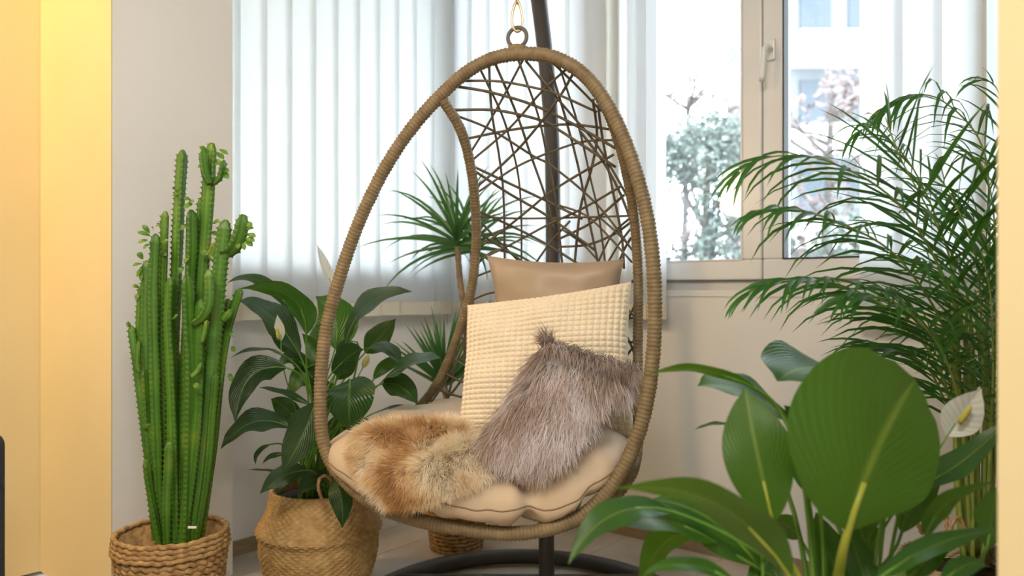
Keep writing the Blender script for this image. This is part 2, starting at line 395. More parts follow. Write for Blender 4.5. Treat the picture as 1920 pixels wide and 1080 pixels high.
# ------------------------------------------------------------------ outdoors
def foliage_cloud(c, rad, n, size, seed):
    rnd = random.Random(seed); vs = []; fs = []
    for i in range(n):
        d = V((rnd.gauss(0, 1), rnd.gauss(0, 1), rnd.gauss(0, 1))).normalized()
        r = rnd.uniform(.55, 1)**.5; p = V((c[0]+d.x*rad[0]*r, c[1]+d.y*rad[1]*r, c[2]+d.z*rad[2]*r))
        if noise.noise(p*.9+V((seed, 0, 0))) < -.18: continue
        a = V((rnd.gauss(0, 1), rnd.gauss(0, 1), rnd.gauss(0, 1))).normalized()*size*rnd.uniform(.5, 1.2); b = a.orthogonal().normalized()*size*rnd.uniform(.3, .7)
        k = len(vs); vs += [p-a, p+b, p+a, p-b]; fs.append((k, k+1, k+2, k+3))
    return vs, fs
MT['gardenleaf'] = plain('garden_leaves', (.075, .10, .085), (.12, .15, .13), .6, 2)
MT['dryleaf'] = plain('dry_pink_leaves', (.14, .105, .10), (.19, .15, .145), .7, 2)
MT['outbark'] = plain('outdoor_bark', (.08, .07, .065), (.11, .10, .095), .8, 4)
MT['facade'] = plain('pale_facade', (.15, .165, .18), (.18, .195, .21), .8, 1)
MT['facwin'] = plain('facade_window', (.06, .08, .10), None, .3)
MT['ground'] = plain('garden_ground', (.06, .065, .05), (.09, .085, .07), .9, 1)
struct('ground', box3(-40, 60, 5, 90, -3.2, -3.0), MT['ground'])
def garden_tree(px, Y, ztop, rad, leaf, label, seed, n=2600, size=.09, name='tree'):
    X = (px-960)/F*Y; base = V((X, Y, -3)); t = thing(name, label, 'tree', base)
    rnd = random.Random(seed)
    tr = [base, base+V((.1, 0, 1.8)), base+V((-.05, .1, 3.4)), V((X, Y, ztop-.3))]
    m = [tube(cat_rom(tr, 6), lambda i, k: .14*(1-.85*i/k)+.01, 8)]
    for q in range(16):
        h = rnd.uniform(.45, .95); s = V((X, Y, -3+(ztop+3)*h)); a = rnd.uniform(0, 6.28); L_ = rad*rnd.uniform(.5, 1)
        m.append(tube(cat_rom([s, s+V((math.cos(a)*L_*.5, math.sin(a)*L_*.5, .35)), s+V((math.cos(a)*L_, math.sin(a)*L_, .9))], 4), lambda i, k: .035*(1-i/k)+.006, 5))
    obj('trunk', *join(*m), MT['outbark'], t)
    zc = ztop-1.6
    obj('crown', *foliage_cloud((X, Y, zc), (rad, rad, 1.7), n, size, seed), leaf, t, smooth=False, kind='stuff')
garden_tree(1330, 9.5, 3.0, 1.0, MT['gardenleaf'], 'dense grey-green evergreen outside the left window pane', 3, 15000, .05)
garden_tree(1290, 14, 4.7, 1.5, MT['dryleaf'], 'bare tree with dry pinkish leaves behind the evergreen', 5, 1500, .10)
garden_tree(1560, 11, 4.1, 1.25, MT['dryleaf'], 'pinkish dry-leaved tree outside the right window pane', 9, 2000, .09)
garden_tree(1640, 8.6, 1.9, .9, MT['gardenleaf'], 'low grey-green shrub tree outside the right window pane', 12, 8000, .045)
bt = thing('apartment_building', 'pale blue-grey apartment block behind the garden trees', 'building', (12.2, 24, -3))
obj('wall', *box3(8.3, 17, 24, 30, -3, 14), MT['facade'], bt, smooth=False)
for zz in (-.5, 2.3, 5.1, 7.9):
    obj('balcony', *box3(8.6, 12.6, 23.0, 24.0, zz-.15, zz+.75), MT['upvc'], bt, smooth=False)
    for xx in (8.9, 10.4, 11.9, 13.8, 15.3):
        f = obj('window', *box3(xx, xx+.95, 23.93, 24.0, zz+.9, zz+2.3), MT['facwin'], bt, smooth=False)
# ------------------------------------------------------------------ hanging egg chair
CA = math.radians(18)
cn = V((-math.sin(CA), -math.cos(CA), .07)).normalized()
C0 = P(915, 560, 1.84)
e1 = V((math.cos(CA), -math.sin(CA), 0)); e2v = V((math.sin(CA), math.cos(CA), 0))
def Q(px, py, d=0):       # pixel onto the chair's plane, pushed d metres back
    r = V(((px-960)/F, 1, -(py-HZ)/F)); o = V((0, 0, CH)); p0 = C0-cn*d
    return o+r*((p0-o).dot(cn)/r.dot(cn))
rim_px = [(985, 101), (1040, 108), (1090, 136), (1130, 182), (1165, 248), (1193, 325), (1214, 410), (1225, 500), (1228, 590), (1223, 680), (1209, 770), (1183, 850), (1145, 915), (1092, 966), (1022, 993), (950, 1000), (860, 990), (770, 972), (700, 945), (650, 905), (618, 862), (604, 815), (601, 750), (603, 690), (613, 610), (634, 530), (662, 445), (694, 370), (731, 300), (776, 235), (830, 175), (880, 132), (930, 108)]
back_l = [(1106, 152, .0), (1140, 210, .05), (1166, 285, .12), (1184, 370, .19), (1193, 450, .24), (1197, 540, .28), (1196, 640, .30), (1196, 740, .27), (1196, 820, .17), (1183, 890, .06), (1130, 950, .04), (1040, 992, .05), (950, 1000, .06), (860, 990, .07), (770, 965, .09), (700, 925, .14), (665, 870, .24), (700, 815, .34), (775, 772, .40), (822, 715, .38), (858, 630, .34), (884, 540, .29), (893, 450, .24), (890, 370, .18), (880, 300, .12), (862, 240, .06), (829, 186, .0)]
chair = thing('egg_chair_basket', 'hanging egg-shaped rattan basket chair with woven net back', 'hanging chair', P(930, 1000, 1.85), None)
def wrapped(pts, r, name):
    a = resample(pts, .0031, name == 'front_rim'); cl = name == 'front_rim'
    core = obj(name, *tube(resample(pts, .03, cl), r*.86, 10, cl), MT['strand'], chair)
    pr = [.87, 1.02, 1.0]
    jit = [1+random.uniform(-.03, .03) for _ in range(len(a)//3+2)]
    if cl: a = a[:len(a)//3*3]
    obj('rattan_wrapping', *tube(a, r, 14, cl, lambda i, k: pr[i % 3]*jit[i//3]), MT['wicker'], core, kind='stuff')
wrapped(cat_rom([Q(x, y, 0) for x, y in rim_px], 10, True), .0168, 'front_rim')
wrapped(cat_rom([Q(*p) for p in back_l], 10), .0135, 'back_rim')
def dring(y):
    T = [(100, .0), (160, .02), (300, .12), (450, .24), (600, .32), (760, .39), (1000, .4)]
    for (a, b_), (c, d) in zip(T, T[1:]):
        if y <= c: return b_+(d-b_)*max(0, (y-a)/(c-a))
    return .4
def NQ(px, py, k=0): return Q(px, py, dring(py)+.09*max(0, 1-((px-1040)/160)**2)*min(1, max(0, (py-105)/160))+k)
S = [[(105,185),(300,187),(500,225),(600,258),(770,335)],[(80,210),(250,238),(460,300),(660,395),(860,510)],[(85,325),(290,327),(500,375),(600,430),(860,600)],
[(100,355),(260,420),(460,545),(560,600),(770,780),(940,1000)],[(150,462),(330,425),(500,402),(660,395),(830,418)],[(205,840),(400,848),(580,845),(780,840),(925,835)],
[(250,105),(262,330),(300,560),(320,760),(325,1090)],[(205,125),(300,320),(345,450),(390,640),(405,840),(405,1100)],[(278,98),(385,350),(450,540),(520,740),(560,900)],
[(390,82),(480,330),(520,500),(560,700),(580,845),(605,1090)],[(545,120),(620,370),(680,600),(720,800),(775,1060)],[(585,105),(680,400),(740,660),(780,840),(812,1090)],
[(750,275),(770,450),(740,620),(690,800),(660,1090)],[(775,300),(800,480),(850,730),(890,940),(900,1090)],[(412,84),(330,240),(240,400),(160,530)],
[(660,140),(570,290),(420,480),(300,600),(190,695)],[(625,125),(500,240),(350,410),(170,565)],[(425,85),(520,200),(640,340),(760,480),(860,640),(925,760)],
[(560,100),(700,235),(790,330)],[(180,600),(350,680),(520,760),(700,850)],[(185,622),(350,730),(530,835),(760,1000)],[(200,718),(380,600),(540,530),(700,478),(850,470)],
[(205,815),(400,905),(540,980),(700,1080)],[(205,860),(300,960),(420,1080)],[(200,920),(330,1000),(460,1090)],[(205,985),(330,895),(460,790),(520,740),(640,660),(850,540)],
[(200,1050),(380,960),(530,880),(700,800),(890,690)],[(580,950),(740,870),(860,770),(900,735)],[(580,985),(720,975),(840,930),(935,865)],[(600,900),(700,970),(800,1080)],
[(690,430),(790,560),(870,700),(935,860)],[(780,840),(880,930),(950,1010)],[(450,1100),(540,970),(640,860)],[(770,1070),(840,930),(930,845)],[(590,785),(740,850),(940,1060)],[(860,1100),(900,1000),(935,940)],
[(160,1100),(260,1010),(330,1000)],[(930,900),(870,980),(800,1100)]]
SP = [[(820+x/2.572, 80+y/2.572) for x, y in s] for s in S]
SP += [[(888,520),(960,500),(1060,520)],[(880,565),(930,548),(1000,560)],[(1195,520),(1150,560),(1100,620)],[(1120,500),(1160,560),(1196,600)],[(1196,560),(1170,620),(1150,700)],[(1150,580),(1180,640),(1196,680)],[(1140,600),(1196,595)],[(1150,640),(1196,642)],[(1196,700),(1170,760),(1150,800)],[(1160,720),(1196,790)],[(1196,640),(1165,690),(1196,740)],
[(862,625),(900,700),(960,760)],[(846,665),(880,690),(950,700)],[(835,700),(880,720),(960,725)],[(815,728),(870,745),(960,750)],[(800,748),(850,765),(900,770)],[(855,640),(850,700),(835,765)],[(880,560),(870,650),(880,765)],[(890,600),(850,690),(805,760)],[(820,720),(850,760)],[(905,640),(860,720),(820,765)]]
for s in SP:
    k = random.uniform(-.004, .004)
    o = obj('strand', *tube(cat_rom([NQ(x, y, k) for x, y in s], 6), random.uniform(.0029, .0037), 6), MT['strand'], chair)
for i in range(9):      # the net under the cushion
    x = 660+i*60; s = [Q(x, 900+.28*math.sqrt(max(0, 330**2-(x-920)**2))-22, .05), Q(x+10, 930, .25), Q(x+20, 820, .40)]
    if i in (0, 8): s = [Q(x, 905, .1), Q(x, 860, .3)]
    obj('strand', *tube(cat_rom(s, 5), .0035, 6), MT['strand'], chair)
# top ring
ht = Q(970, 70, .0)
def ringpts(c, r, ax, n=28, sx=1): 
    a = e1; b_ = V((0, 0, 1))
    if ax: a, b_ = e2v, V((0, 0, 1))
    return [c+a*(math.cos(2*PI*i/n)*r*sx)+b_*(math.sin(2*PI*i/n)*r) for i in range(n)]
o = obj('hanging_ring', *tube(ringpts(ht, .0235, 0), .0047, 10, True), MT['ring'], chair, label='grey ring on top of the basket')
obj('ring_binding', *tube([Q(955, 92), Q(962, 89), Q(970, 88), Q(979, 90), Q(985, 93)], lambda i, n: .0085, 8), MT['wicker'], chair)
# carabiner + chain
topz = 2.12; hang = V((ht.x, ht.y, topz))
ch = thing('hanging_chain', 'pale metal carabiner and chain holding the egg chair', 'chain', V((ht.x, ht.y, ht.z+.02)))
cl = ringpts(ht+V((0, 0, .048)), .036, 1, 28, .34)
cl = [p+e1*.004*math.sin(6.28*i/28*1) for i, p in enumerate(cl)]
ax = (e2v*.5+e1*.86).normalized(); cc = ht+V((0, 0, .05))
cl = [cc+ax*(math.cos(2*PI*i/30)*.0125*(1-.3*math.sin(2*PI*i/30)))+V((0, 0, math.sin(2*PI*i/30)*.036)) for i in range(30)]
obj('carabiner', *tube(cl, .0036, 8, True), MT['brass'], ch)
z = ht.z+.10; k = 0
while z < topz-.01:
    a = e1 if k % 2 else e2v; c = V((ht.x, ht.y, z))
    obj('link', *tube([c+a*(math.cos(2*PI*i/16)*.009)+V((0, 0, math.sin(2*PI*i/16)*.019)) for i in range(16)], .0026, 7, True), MT['brass'], ch)
    z += .031; k += 1
# ------------------------------------------------------------------ stand
rc = V((.03, 2.085, .026)); RR = .462
st = thing('chair_stand', 'dark grey steel stand with round floor ring and tall curved pole', 'stand', V((rc.x, rc.y, 0)))
obj('base_ring', *tube([rc+V((math.cos(2*PI*i/72)*RR, math.sin(2*PI*i/72)*RR, 0)) for i in range(72)], .0235, 14, True), MT['steel'], st)
yb = 2.335
hx = math.sqrt(RR**2-(yb-rc.y)**2)
obj('cross_bar', *tube([V((rc.x-hx, yb, .026)), V((rc.x+hx, yb, .026))], .019, 12), MT['steel'], st)
pf = V((P(1025, 1000, yb).x, yb, .02))
pole = [pf, V((pf.x, yb, .35)), P(1032, 700, 2.40), P(1037, 500, 2.43), P(1037, 380, 2.43), P(1034, 250, 2.40), P(1024, 120, 2.36), P(1010, 0, 2.30), P(994, -110, 2.2), V((.055, 2.02, 2.19)), V((hang.x+.005, hang.y+.03, 2.2)), V((hang.x, hang.y, 2.155))]
obj('pole', *tube(resample(cat_rom(pole, 8), .03), .0235, 14), MT['steel'], st)
obj('arm_hook', *tube([hang+V((0, 0, .03)), hang+V((0, 0, .0)), hang+V((0, 0, -.012))], .008, 8), MT['steel'], st)
# ------------------------------------------------------------------ seat cushion
loop_px = [(1020, 962, .0), (1085, 935, .0), (1140, 893, .03), (1172, 850, .12), (1172, 815, .25), (1130, 792, .36), (1040, 782, .41), (960, 778, .42), (880, 778, .42), (790, 784, .40), (715, 800, .32), (650, 832, .17), (618, 862, .06), (640, 893, .0), (700, 925, -.01), (780, 942, -.015), (870, 954, -.02), (950, 965, -.015)]
LP = [Q(x, y-(9 if y > 855 else 0), d-(.03 if y > 855 else 0)) for x, y, d in loop_px]; nth = 180; lp = resample(cat_rom(LP, 12, True), .001, True)
lp = [lp[int(i*len(lp)/nth)] for i in range(nth)]
cc = Q(905, 846, .19)
def closest(pt): return min(range(nth), key=lambda i: (lp[i]-pt).length)
creases = [(closest(Q(1000, 962, 0)), .95, 2.2), (closest(Q(800, 945, 0)), .55, 2.2), (closest(Q(1110, 915, 0)), .5, 2.5), (closest(Q(690, 920, 0)), .7, 2.0), (closest(Q(1172, 830, .2)), .6, 2.5), (closest(Q(880, 778, .42)), .7, 3), (closest(Q(770, 788, .38)), .5, 3)]
prof = []
for i in range(34):
    ph = PI*i/33; prof.append((max(0, math.sin(ph))**.62, math.copysign(abs(math.cos(ph))**.9, math.cos(ph))))
cv = []
for i, (r, h) in enumerate(prof):
    for k in range(nth):
        p = cc.lerp(lp[k], r)
        cr = 0
        for (ci, dep, wd) in creases:
            d = abs(k-ci); d = min(d, nth-d); cr = max(cr, dep*math.exp(-(d/wd)**2))
        cr *= math.exp(-((r-.93)/.22)**2)
        T = .088 if h > 0 else .082
        z = h*T*(1-.55*cr)
        p = p+(cc-p)*(.09*cr)
        out = (lp[k]-cc).normalized(); b_ = math.sqrt(max(0, 1-h*h))
        nz = noise.noise(p*11)*.009+noise.noise(p*27)*.004
        fold = (.0025 if h > 0 else 0)*math.sin(math.atan2((lp[k]-cc).y, (lp[k]-cc).x)*19)*math.exp(-((r-.88)/.14)**2)
        dish = .02*(r*r)
        cv.append(p+V((0, 0, z+nz*(.4+r)+fold))+out*(.010*b_))
cf = []
for i in range(33):
    for k in range(nth):
        l = (k+1) % nth; cf.append((i*nth+k, (i+1)*nth+k, (i+1)*nth+l, i*nth+l))
cush = thing('seat_cushion', 'round beige fabric seat cushion lying in the egg chair', 'cushion', Q(905, 900, .2))
body = obj('cover', cv, cf, MT['cushion'], cush)
mid = [cv[17*nth+k]*.5+cv[16*nth+k]*.5 for k in range(nth)]
mid = [p+(p-cc).normalized()*.0005 for p in mid]
obj('seam', *tube(mid, .0016, 6, True), MT['seam'], cush)
# ------------------------------------------------------------------ pillows
def pillow(c, T, nu, disp=None, wr=.004, pinch=.10, seed=0, edge=.0, pow_=.5):
    """c: corners TL TR BR BL; returns front grid, back grid verts"""
    TL, TR, BR, BL = c; nrm = (TR-TL).cross(BL-TL).normalized()
    if nrm.y > 0: nrm = -nrm
    g = [[], []]
    for side in (0, 1):
        for i in range(nu):
            for j in range(nu):
                s = i/(nu-1)*2-1; t = j/(nu-1)*2-1
                s2 = s*(1-pinch*(1-t*t)*abs(s)**3); t2 = t*(1-pinch*(1-s*s)*abs(t)**3)
                a, b_ = (s2+1)/2, (t2+1)/2
                p = TL*(1-a)*(1-b_)+TR*a*(1-b_)+BR*a*b_+BL*(1-a)*b_
                h = ((1-s**4)*(1-t**4))**pow_*(1-.15*(s*s+t*t))
                sg = 1 if side == 0 else -1
                q = p+nrm*(sg*T*h)
                q = q+nrm*(sg*wr*noise.noise(V((s*2.2+seed, t*2.2, side*5)))*2*h)
                if disp and side == 0: q = q+nrm*(disp(s, t)*min(1, h*3))
                g[side].append(q)
    n2 = nu*nu
    fs = grid_faces(nu, nu); f2 = [tuple(n2+i for i in f[::-1]) for f in fs]
    return g[0]+g[1], fs+f2, nrm
# taupe pillow
c = [Q(913, 480, .20), Q(1170, 487, .235), Q(1165, 700, .30), Q(930, 700, .27)]
v_, f_, n_ = pillow(c, .055, 30, None, .008, .09, 3)
t = thing('taupe_pillow', 'smooth taupe pillow at the back, topmost in the chair', 'pillow', (c[2]+c[3])/2); obj('cover', v_, f_, MT['satin'], t)
obj('edge_seam', *tube([v_[i*30] for i in range(30)], .0018, 6), MT['satin'], t)
# waffle pillow
def waff(s, t):
    a = abs(math.sin((s+1)*PI*13.5)); b_ = abs(math.sin((t+1)*PI*13.5)); return .0062*(a*b_)**.55
c = [Q(876, 572, .20), Q(1184, 528, .20), Q(1188, 822, .16), Q(858, 808, .13)]
v_, f_, n_ = pillow(c, .055, 190, waff, .006, .05, 8, pow_=.45)
t = thing('waffle_pillow', 'large cream pillow with raised waffle squares', 'pillow', (c[2]+c[3])/2); obj('cover', v_, f_, MT['waffle'], t)
# ------------------------------------------------------------------ fur
def fur(name, parent, roots, length, material, flow, wd=.0011, seg=6, seed=1, clump=.5, lift=.5, grav=.6, kind='stuff', curl=.2, rj=.10, cs=.013):
    rnd = random.Random(seed); vs = []; fs = []; uvs = []
    for (p, n) in roots:
        fl = flow(p, n); L_ = length(p)*rnd.uniform(.65, 1.1)
        cell = V((round(p.x/cs), round(p.y/cs), round(p.z/cs)))
        cj = noise.cell_vector(cell*1.37)-V((.5, .5, .5)); 
        nv = noise.noise_vector(p*22)
        d = (n*lift+fl+cj*clump+nv*curl*2+V((rnd.gauss(0, 1), rnd.gauss(0, 1), rnd.gauss(0, 1)))*rj).normalized()
        tint = min(1, max(0, rnd.gauss(.5, .22)+(cj.x)*.3)); q = p.copy(); step = L_/seg
        side = d.cross(V((0, -1, .2))); side = side.normalized() if side.length > .05 else e1.copy()
        side = (side+V((rnd.gauss(0, .3), rnd.gauss(0, .3), rnd.gauss(0, .3)))).normalized()
        k0 = len(vs); cdir = V((rnd.gauss(0, 1), rnd.gauss(0, 1), rnd.gauss(0, 1)))*.06
        for i in range(seg+1):
            f = i/seg; ww = wd*(1-f**2*.85)*.5
            vs.append(q-side*ww); vs.append(q+side*ww); uvs.append((tint, f)); uvs.append((tint, f))
            d = (d+V((0, 0, -grav/seg))+fl*(.25/seg)+cdir+noise.noise_vector(q*45)*(curl*.35)).normalized()
            # stay above the skin near the root
            q = q+d*step
            if i < seg: fs.append((k0+2*i, k0+2*i+1, k0+2*i+3, k0+2*i+2))
    return obj(name, vs, fs, material, parent, uvs=uvs, kind=kind)
def sample_grid(vs, nu, n, seed, side=0):
    rnd = random.Random(seed); out = []; o = side*nu*nu
    for _ in range(n):
        a = rnd.random()*(nu-1.001); b_ = rnd.random()*(nu-1.001); i, j = int(a), int(b_); a -= i; b_ -= j
        A, B, C_, D = vs[o+i*nu+j], vs[o+(i+1)*nu+j], vs[o+(i+1)*nu+j+1], vs[o+i*nu+j+1]
        p = A*(1-a)*(1-b_)+B*a*(1-b_)+C_*a*b_+D*(1-a)*b_; n_ = (B-A).cross(D-A)
        if n_.length < 1e-12: continue
        out.append((p, n_.normalized()*(-1 if side else 1)))
    return out
c = [Q(1022, 642, .04), Q(1190, 692, .06), Q(1056, 876, -.01), Q(902, 824, -.03)]
v_, f_, n_ = pillow(c, .052, 26, None, .004, .03, 2, pow_=.5)
fp = thing('fur_pillow', 'shaggy mauve-grey long-haired fur pillow leaning in front', 'pillow', (c[2]+c[3])/2)
obj('cover', v_, f_, MT['greysatin'], fp)
rt = sample_grid(v_, 26, 20000, 5)
if rt[0][1].dot(n_) < 0: rt = [(p, -n) for p, n in rt]
ed_ = (c[2]-c[1]).normalized()
rt = [q for q in rt if not ((q[0]-c[1]).dot(ed_) > .055 and ((q[0]-c[1])-ed_*(q[0]-c[1]).dot(ed_)).length < .045)]
dn = (c[3]-c[0]).normalized()
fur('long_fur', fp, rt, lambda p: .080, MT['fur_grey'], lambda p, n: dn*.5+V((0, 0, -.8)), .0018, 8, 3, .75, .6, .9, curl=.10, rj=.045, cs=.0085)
# extra rim tuft standing up along the top edge
rim = []
rnd = random.Random(4)
for i in range(6500):
    f = rnd.random(); p = c[0].lerp(c[1], f)+V((rnd.gauss(0, .006), rnd.gauss(-.006, .014), rnd.gauss(-.006, .008))); rim.append((p, V((0, -.2, 1))))
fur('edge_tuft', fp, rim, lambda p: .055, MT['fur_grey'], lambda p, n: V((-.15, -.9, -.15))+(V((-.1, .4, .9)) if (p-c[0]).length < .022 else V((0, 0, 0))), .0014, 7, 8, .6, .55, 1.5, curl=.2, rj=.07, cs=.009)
# tan throw: heaped sheepskin on the left of the seat
from mathutils.bvhtree import BVHTree
bvh = BVHTree.FromPolygons(cv, cf)
def on_cushion(px, py):
    o = V((0, 0, CH)); d = V(((px-960)/F, 1, -(py-HZ)/F)).normalized()
    h = bvh.ray_cast(o, d)
    if h[0] is None: h = bvh.find_nearest(Q(px, py, .1))
    n = h[1]; n = -n if n.dot(d) > 0 else n
    return h[0], n
def throw_surface(nu):
    vs = []; g = {}
    for i in range(nu):
        for j in range(nu):
            a = i/(nu-1); b_ = j/(nu-1)
            tx, ty = 675+(880-675)*a, 818-4*a; bx, by = 738+(925-738)*a, 945-58*a
            x = tx+(bx-tx)*b_-34*(1-a)**2*4*b_*(1-b_); y = ty+(by-ty)*b_+16*(b_**2)*4*a*(1-a)
            g[i, j] = on_cushion(x, y)
    for i in range(nu):
        for j in range(nu):
            a = i/(nu-1); b_ = j/(nu-1); s, t_ = 2*a-1, 2*b_-1
            p = V((0, 0, 0)); n = V((0, 0, 0)); c_ = 0
            for di in (-1, 0, 1):
                for dj in (-1, 0, 1):
                    if (i+di, j+dj) in g: q = g[i+di, j+dj]; p += q[0]; n += q[1]; c_ += 1
            p /= c_; n = (n.normalized()+V((0, -.2, .9))).normalized()
            h = ((1-s**6)*(1-t_**6))**.5
            ridge = .030*math.exp(-((b_-.70-.1*math.sin(a*5))/.18)**2)+.016*math.exp(-((b_-.12)/.14)**2)-.012*math.exp(-((b_-.42)/.10)**2)*(a > .3)
            vs.append(p+n*(.006+h*(.022+ridge*(1-.4*a))+h*.010*noise.noise(p*18)))
    return vs
nt_ = 30; tv = throw_surface(nt_); th = thing('fur_throw', 'heaped tan and cream fur throw on the left of the seat', 'throw', Q(790, 900, .1))
bot = [V((p.x, p.y, p.z-.02)) for p in tv]
obj('hide', tv+bot, grid_faces(nt_, nt_)+[tuple(nt_*nt_+i for i in f[::-1]) for f in grid_faces(nt_, nt_)], MT['fur_tan'], th, uvs=[(.5, .3)]*(2*nt_*nt_))
rt = sample_grid(tv, nt_, 30000, 6)
if rt[0][1].z < 0: rt = [(p, -n) for p, n in rt]
tc_ = on_cushion(790, 880)[0]
def tflow(p, n):
    d = (p-tc_); d.z = 0; d = d.normalized() if d.length > 0 else V((1, 0, 0))
    return d*.35+V((-.15, -.5, -.1))+noise.noise_vector(p*14)*.7
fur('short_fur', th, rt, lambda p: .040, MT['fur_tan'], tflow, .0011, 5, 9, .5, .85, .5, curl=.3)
# ------------------------------------------------------------------ leaves
def leaf(parent, base, tip, ctrl, wd, n, material, name='leaf', root=None, asym=0, nl=16, nw=9, fold=.18, belly=.42, wave=.05, pmat=None, pr=.0028, seed=None, rootctrl=None, droop=0, shape=1.0):
    rnd = random.Random(seed if seed is not None else hash((round(base.x, 4), round(tip.z, 4))) & 0xffff)
    n = V(n).normalized(); vs = []; uvs = []; ph = rnd.uniform(0, 6)
    prevn = n
    for i in range(nl):
        t = i/(nl-1)
        c = base*(1-t)**2+ctrl*(2*t*(1-t))+tip*t*t
        tg = (ctrl-base)*(2*(1-t))+(tip-ctrl)*(2*t); tg.normalize()
        side = tg.cross(prevn); side = side.normalized() if side.length > 1e-3 else V((1, 0, 0))
        nn = side.cross(tg).normalized(); prevn = (nn*.7+n*.3).normalized()
        # width profile: widest at belly, acuminate tip
        if t < belly: wf = math.sin(PI/2*(t/belly))**.75
        else: wf = math.cos(PI/2*((t-belly)/(1-belly)))**(.9*shape)
        if t > .9: wf *= .8
        wf = max(wf, .015)
        for j in range(nw):
            s = j/(nw-1)*2-1
            x = s*wd/2*wf*(1+asym*(1 if s > 0 else -1)); zz = fold*abs(x)*1.0-.35*fold*x*x/(wd/2) + wave*wd*math.sin(t*13+ph+(2 if s > 0 else 0))*abs(s)**2*wf
            vs.append(c+side*x+nn*zz); uvs.append(((s+1)/2, t))
    fs = [f[::-1] for f in grid_faces(nl, nw)]
    # orient faces so that the front side is +n
    a, b_, c_ = vs[fs[len(fs)//2][0]], vs[fs[len(fs)//2][1]], vs[fs[len(fs)//2][2]]
    if (b_-a).cross(c_-b_).dot(n) < 0: fs = [f[::-1] for f in fs]
    o = obj(name, vs, fs, material, parent, uvs=uvs)
    if root is not None:
        rcx = rootctrl if rootctrl is not None else V((root.x*.45+base.x*.55, root.y*.45+base.y*.55, base.z*.55+root.z*.45))-(ctrl-base)*.25
        # petiole leaves the root upward and meets the blade along its midrib
        pts = []; q1 = V((root.x, root.y, root.z+(base.z-root.z)*.5)); q2 = base-(ctrl-base).normalized()*(base-root).length*.25
        for i in range(12):
            t = i/11; pts.append(root*(1-t)**3+q1*(3*t*(1-t)**2)+q2*(3*t*t*(1-t))+base*t**3)
        for t in (.12, .3): 
            c = base*(1-t)**2+ctrl*(2*t*(1-t))+tip*t*t; pts.append(c)
        obj('petiole', *tube(pts, lambda i, m: pr*(1.25-.75*i/m), 7), pmat or MT['petiole'], o)
    return o
def lfpx(parent, b, t, c, wpx, n, m, root=None, **k):
    B, T_ = P(*b), P(*t); C_ = P(c[0], c[1], c[2] if len(c) > 2 else (b[2]+t[2])/2)
    # the control is where the midrib passes: push it out
    C_ = C_*2-(B+T_)*.5 if k.pop('through', True) else C_
    return leaf(parent, B, T_, C_, wpx/F*(b[2]+t[2])/2, n, m, root=root, **k)
def flower(parent, base, tip, root, wd, nrm, up):
    o = leaf(parent, base, tip, base.lerp(tip, .45)-V(nrm)*.012, wd, nrm, MT['spathe'], 'flower', root=root, pr=.0022, fold=.5, wave=.02)
    d = (tip-base).normalized(); p0 = base+V(nrm).normalized()*.012+d*up
    obj('spadix', *tube([p0, p0+d*.01, p0+d*.026, p0+d*.034], lambda i, n: (.004, .0052, .005, .002)[i], 10), MT['spadix'], o)
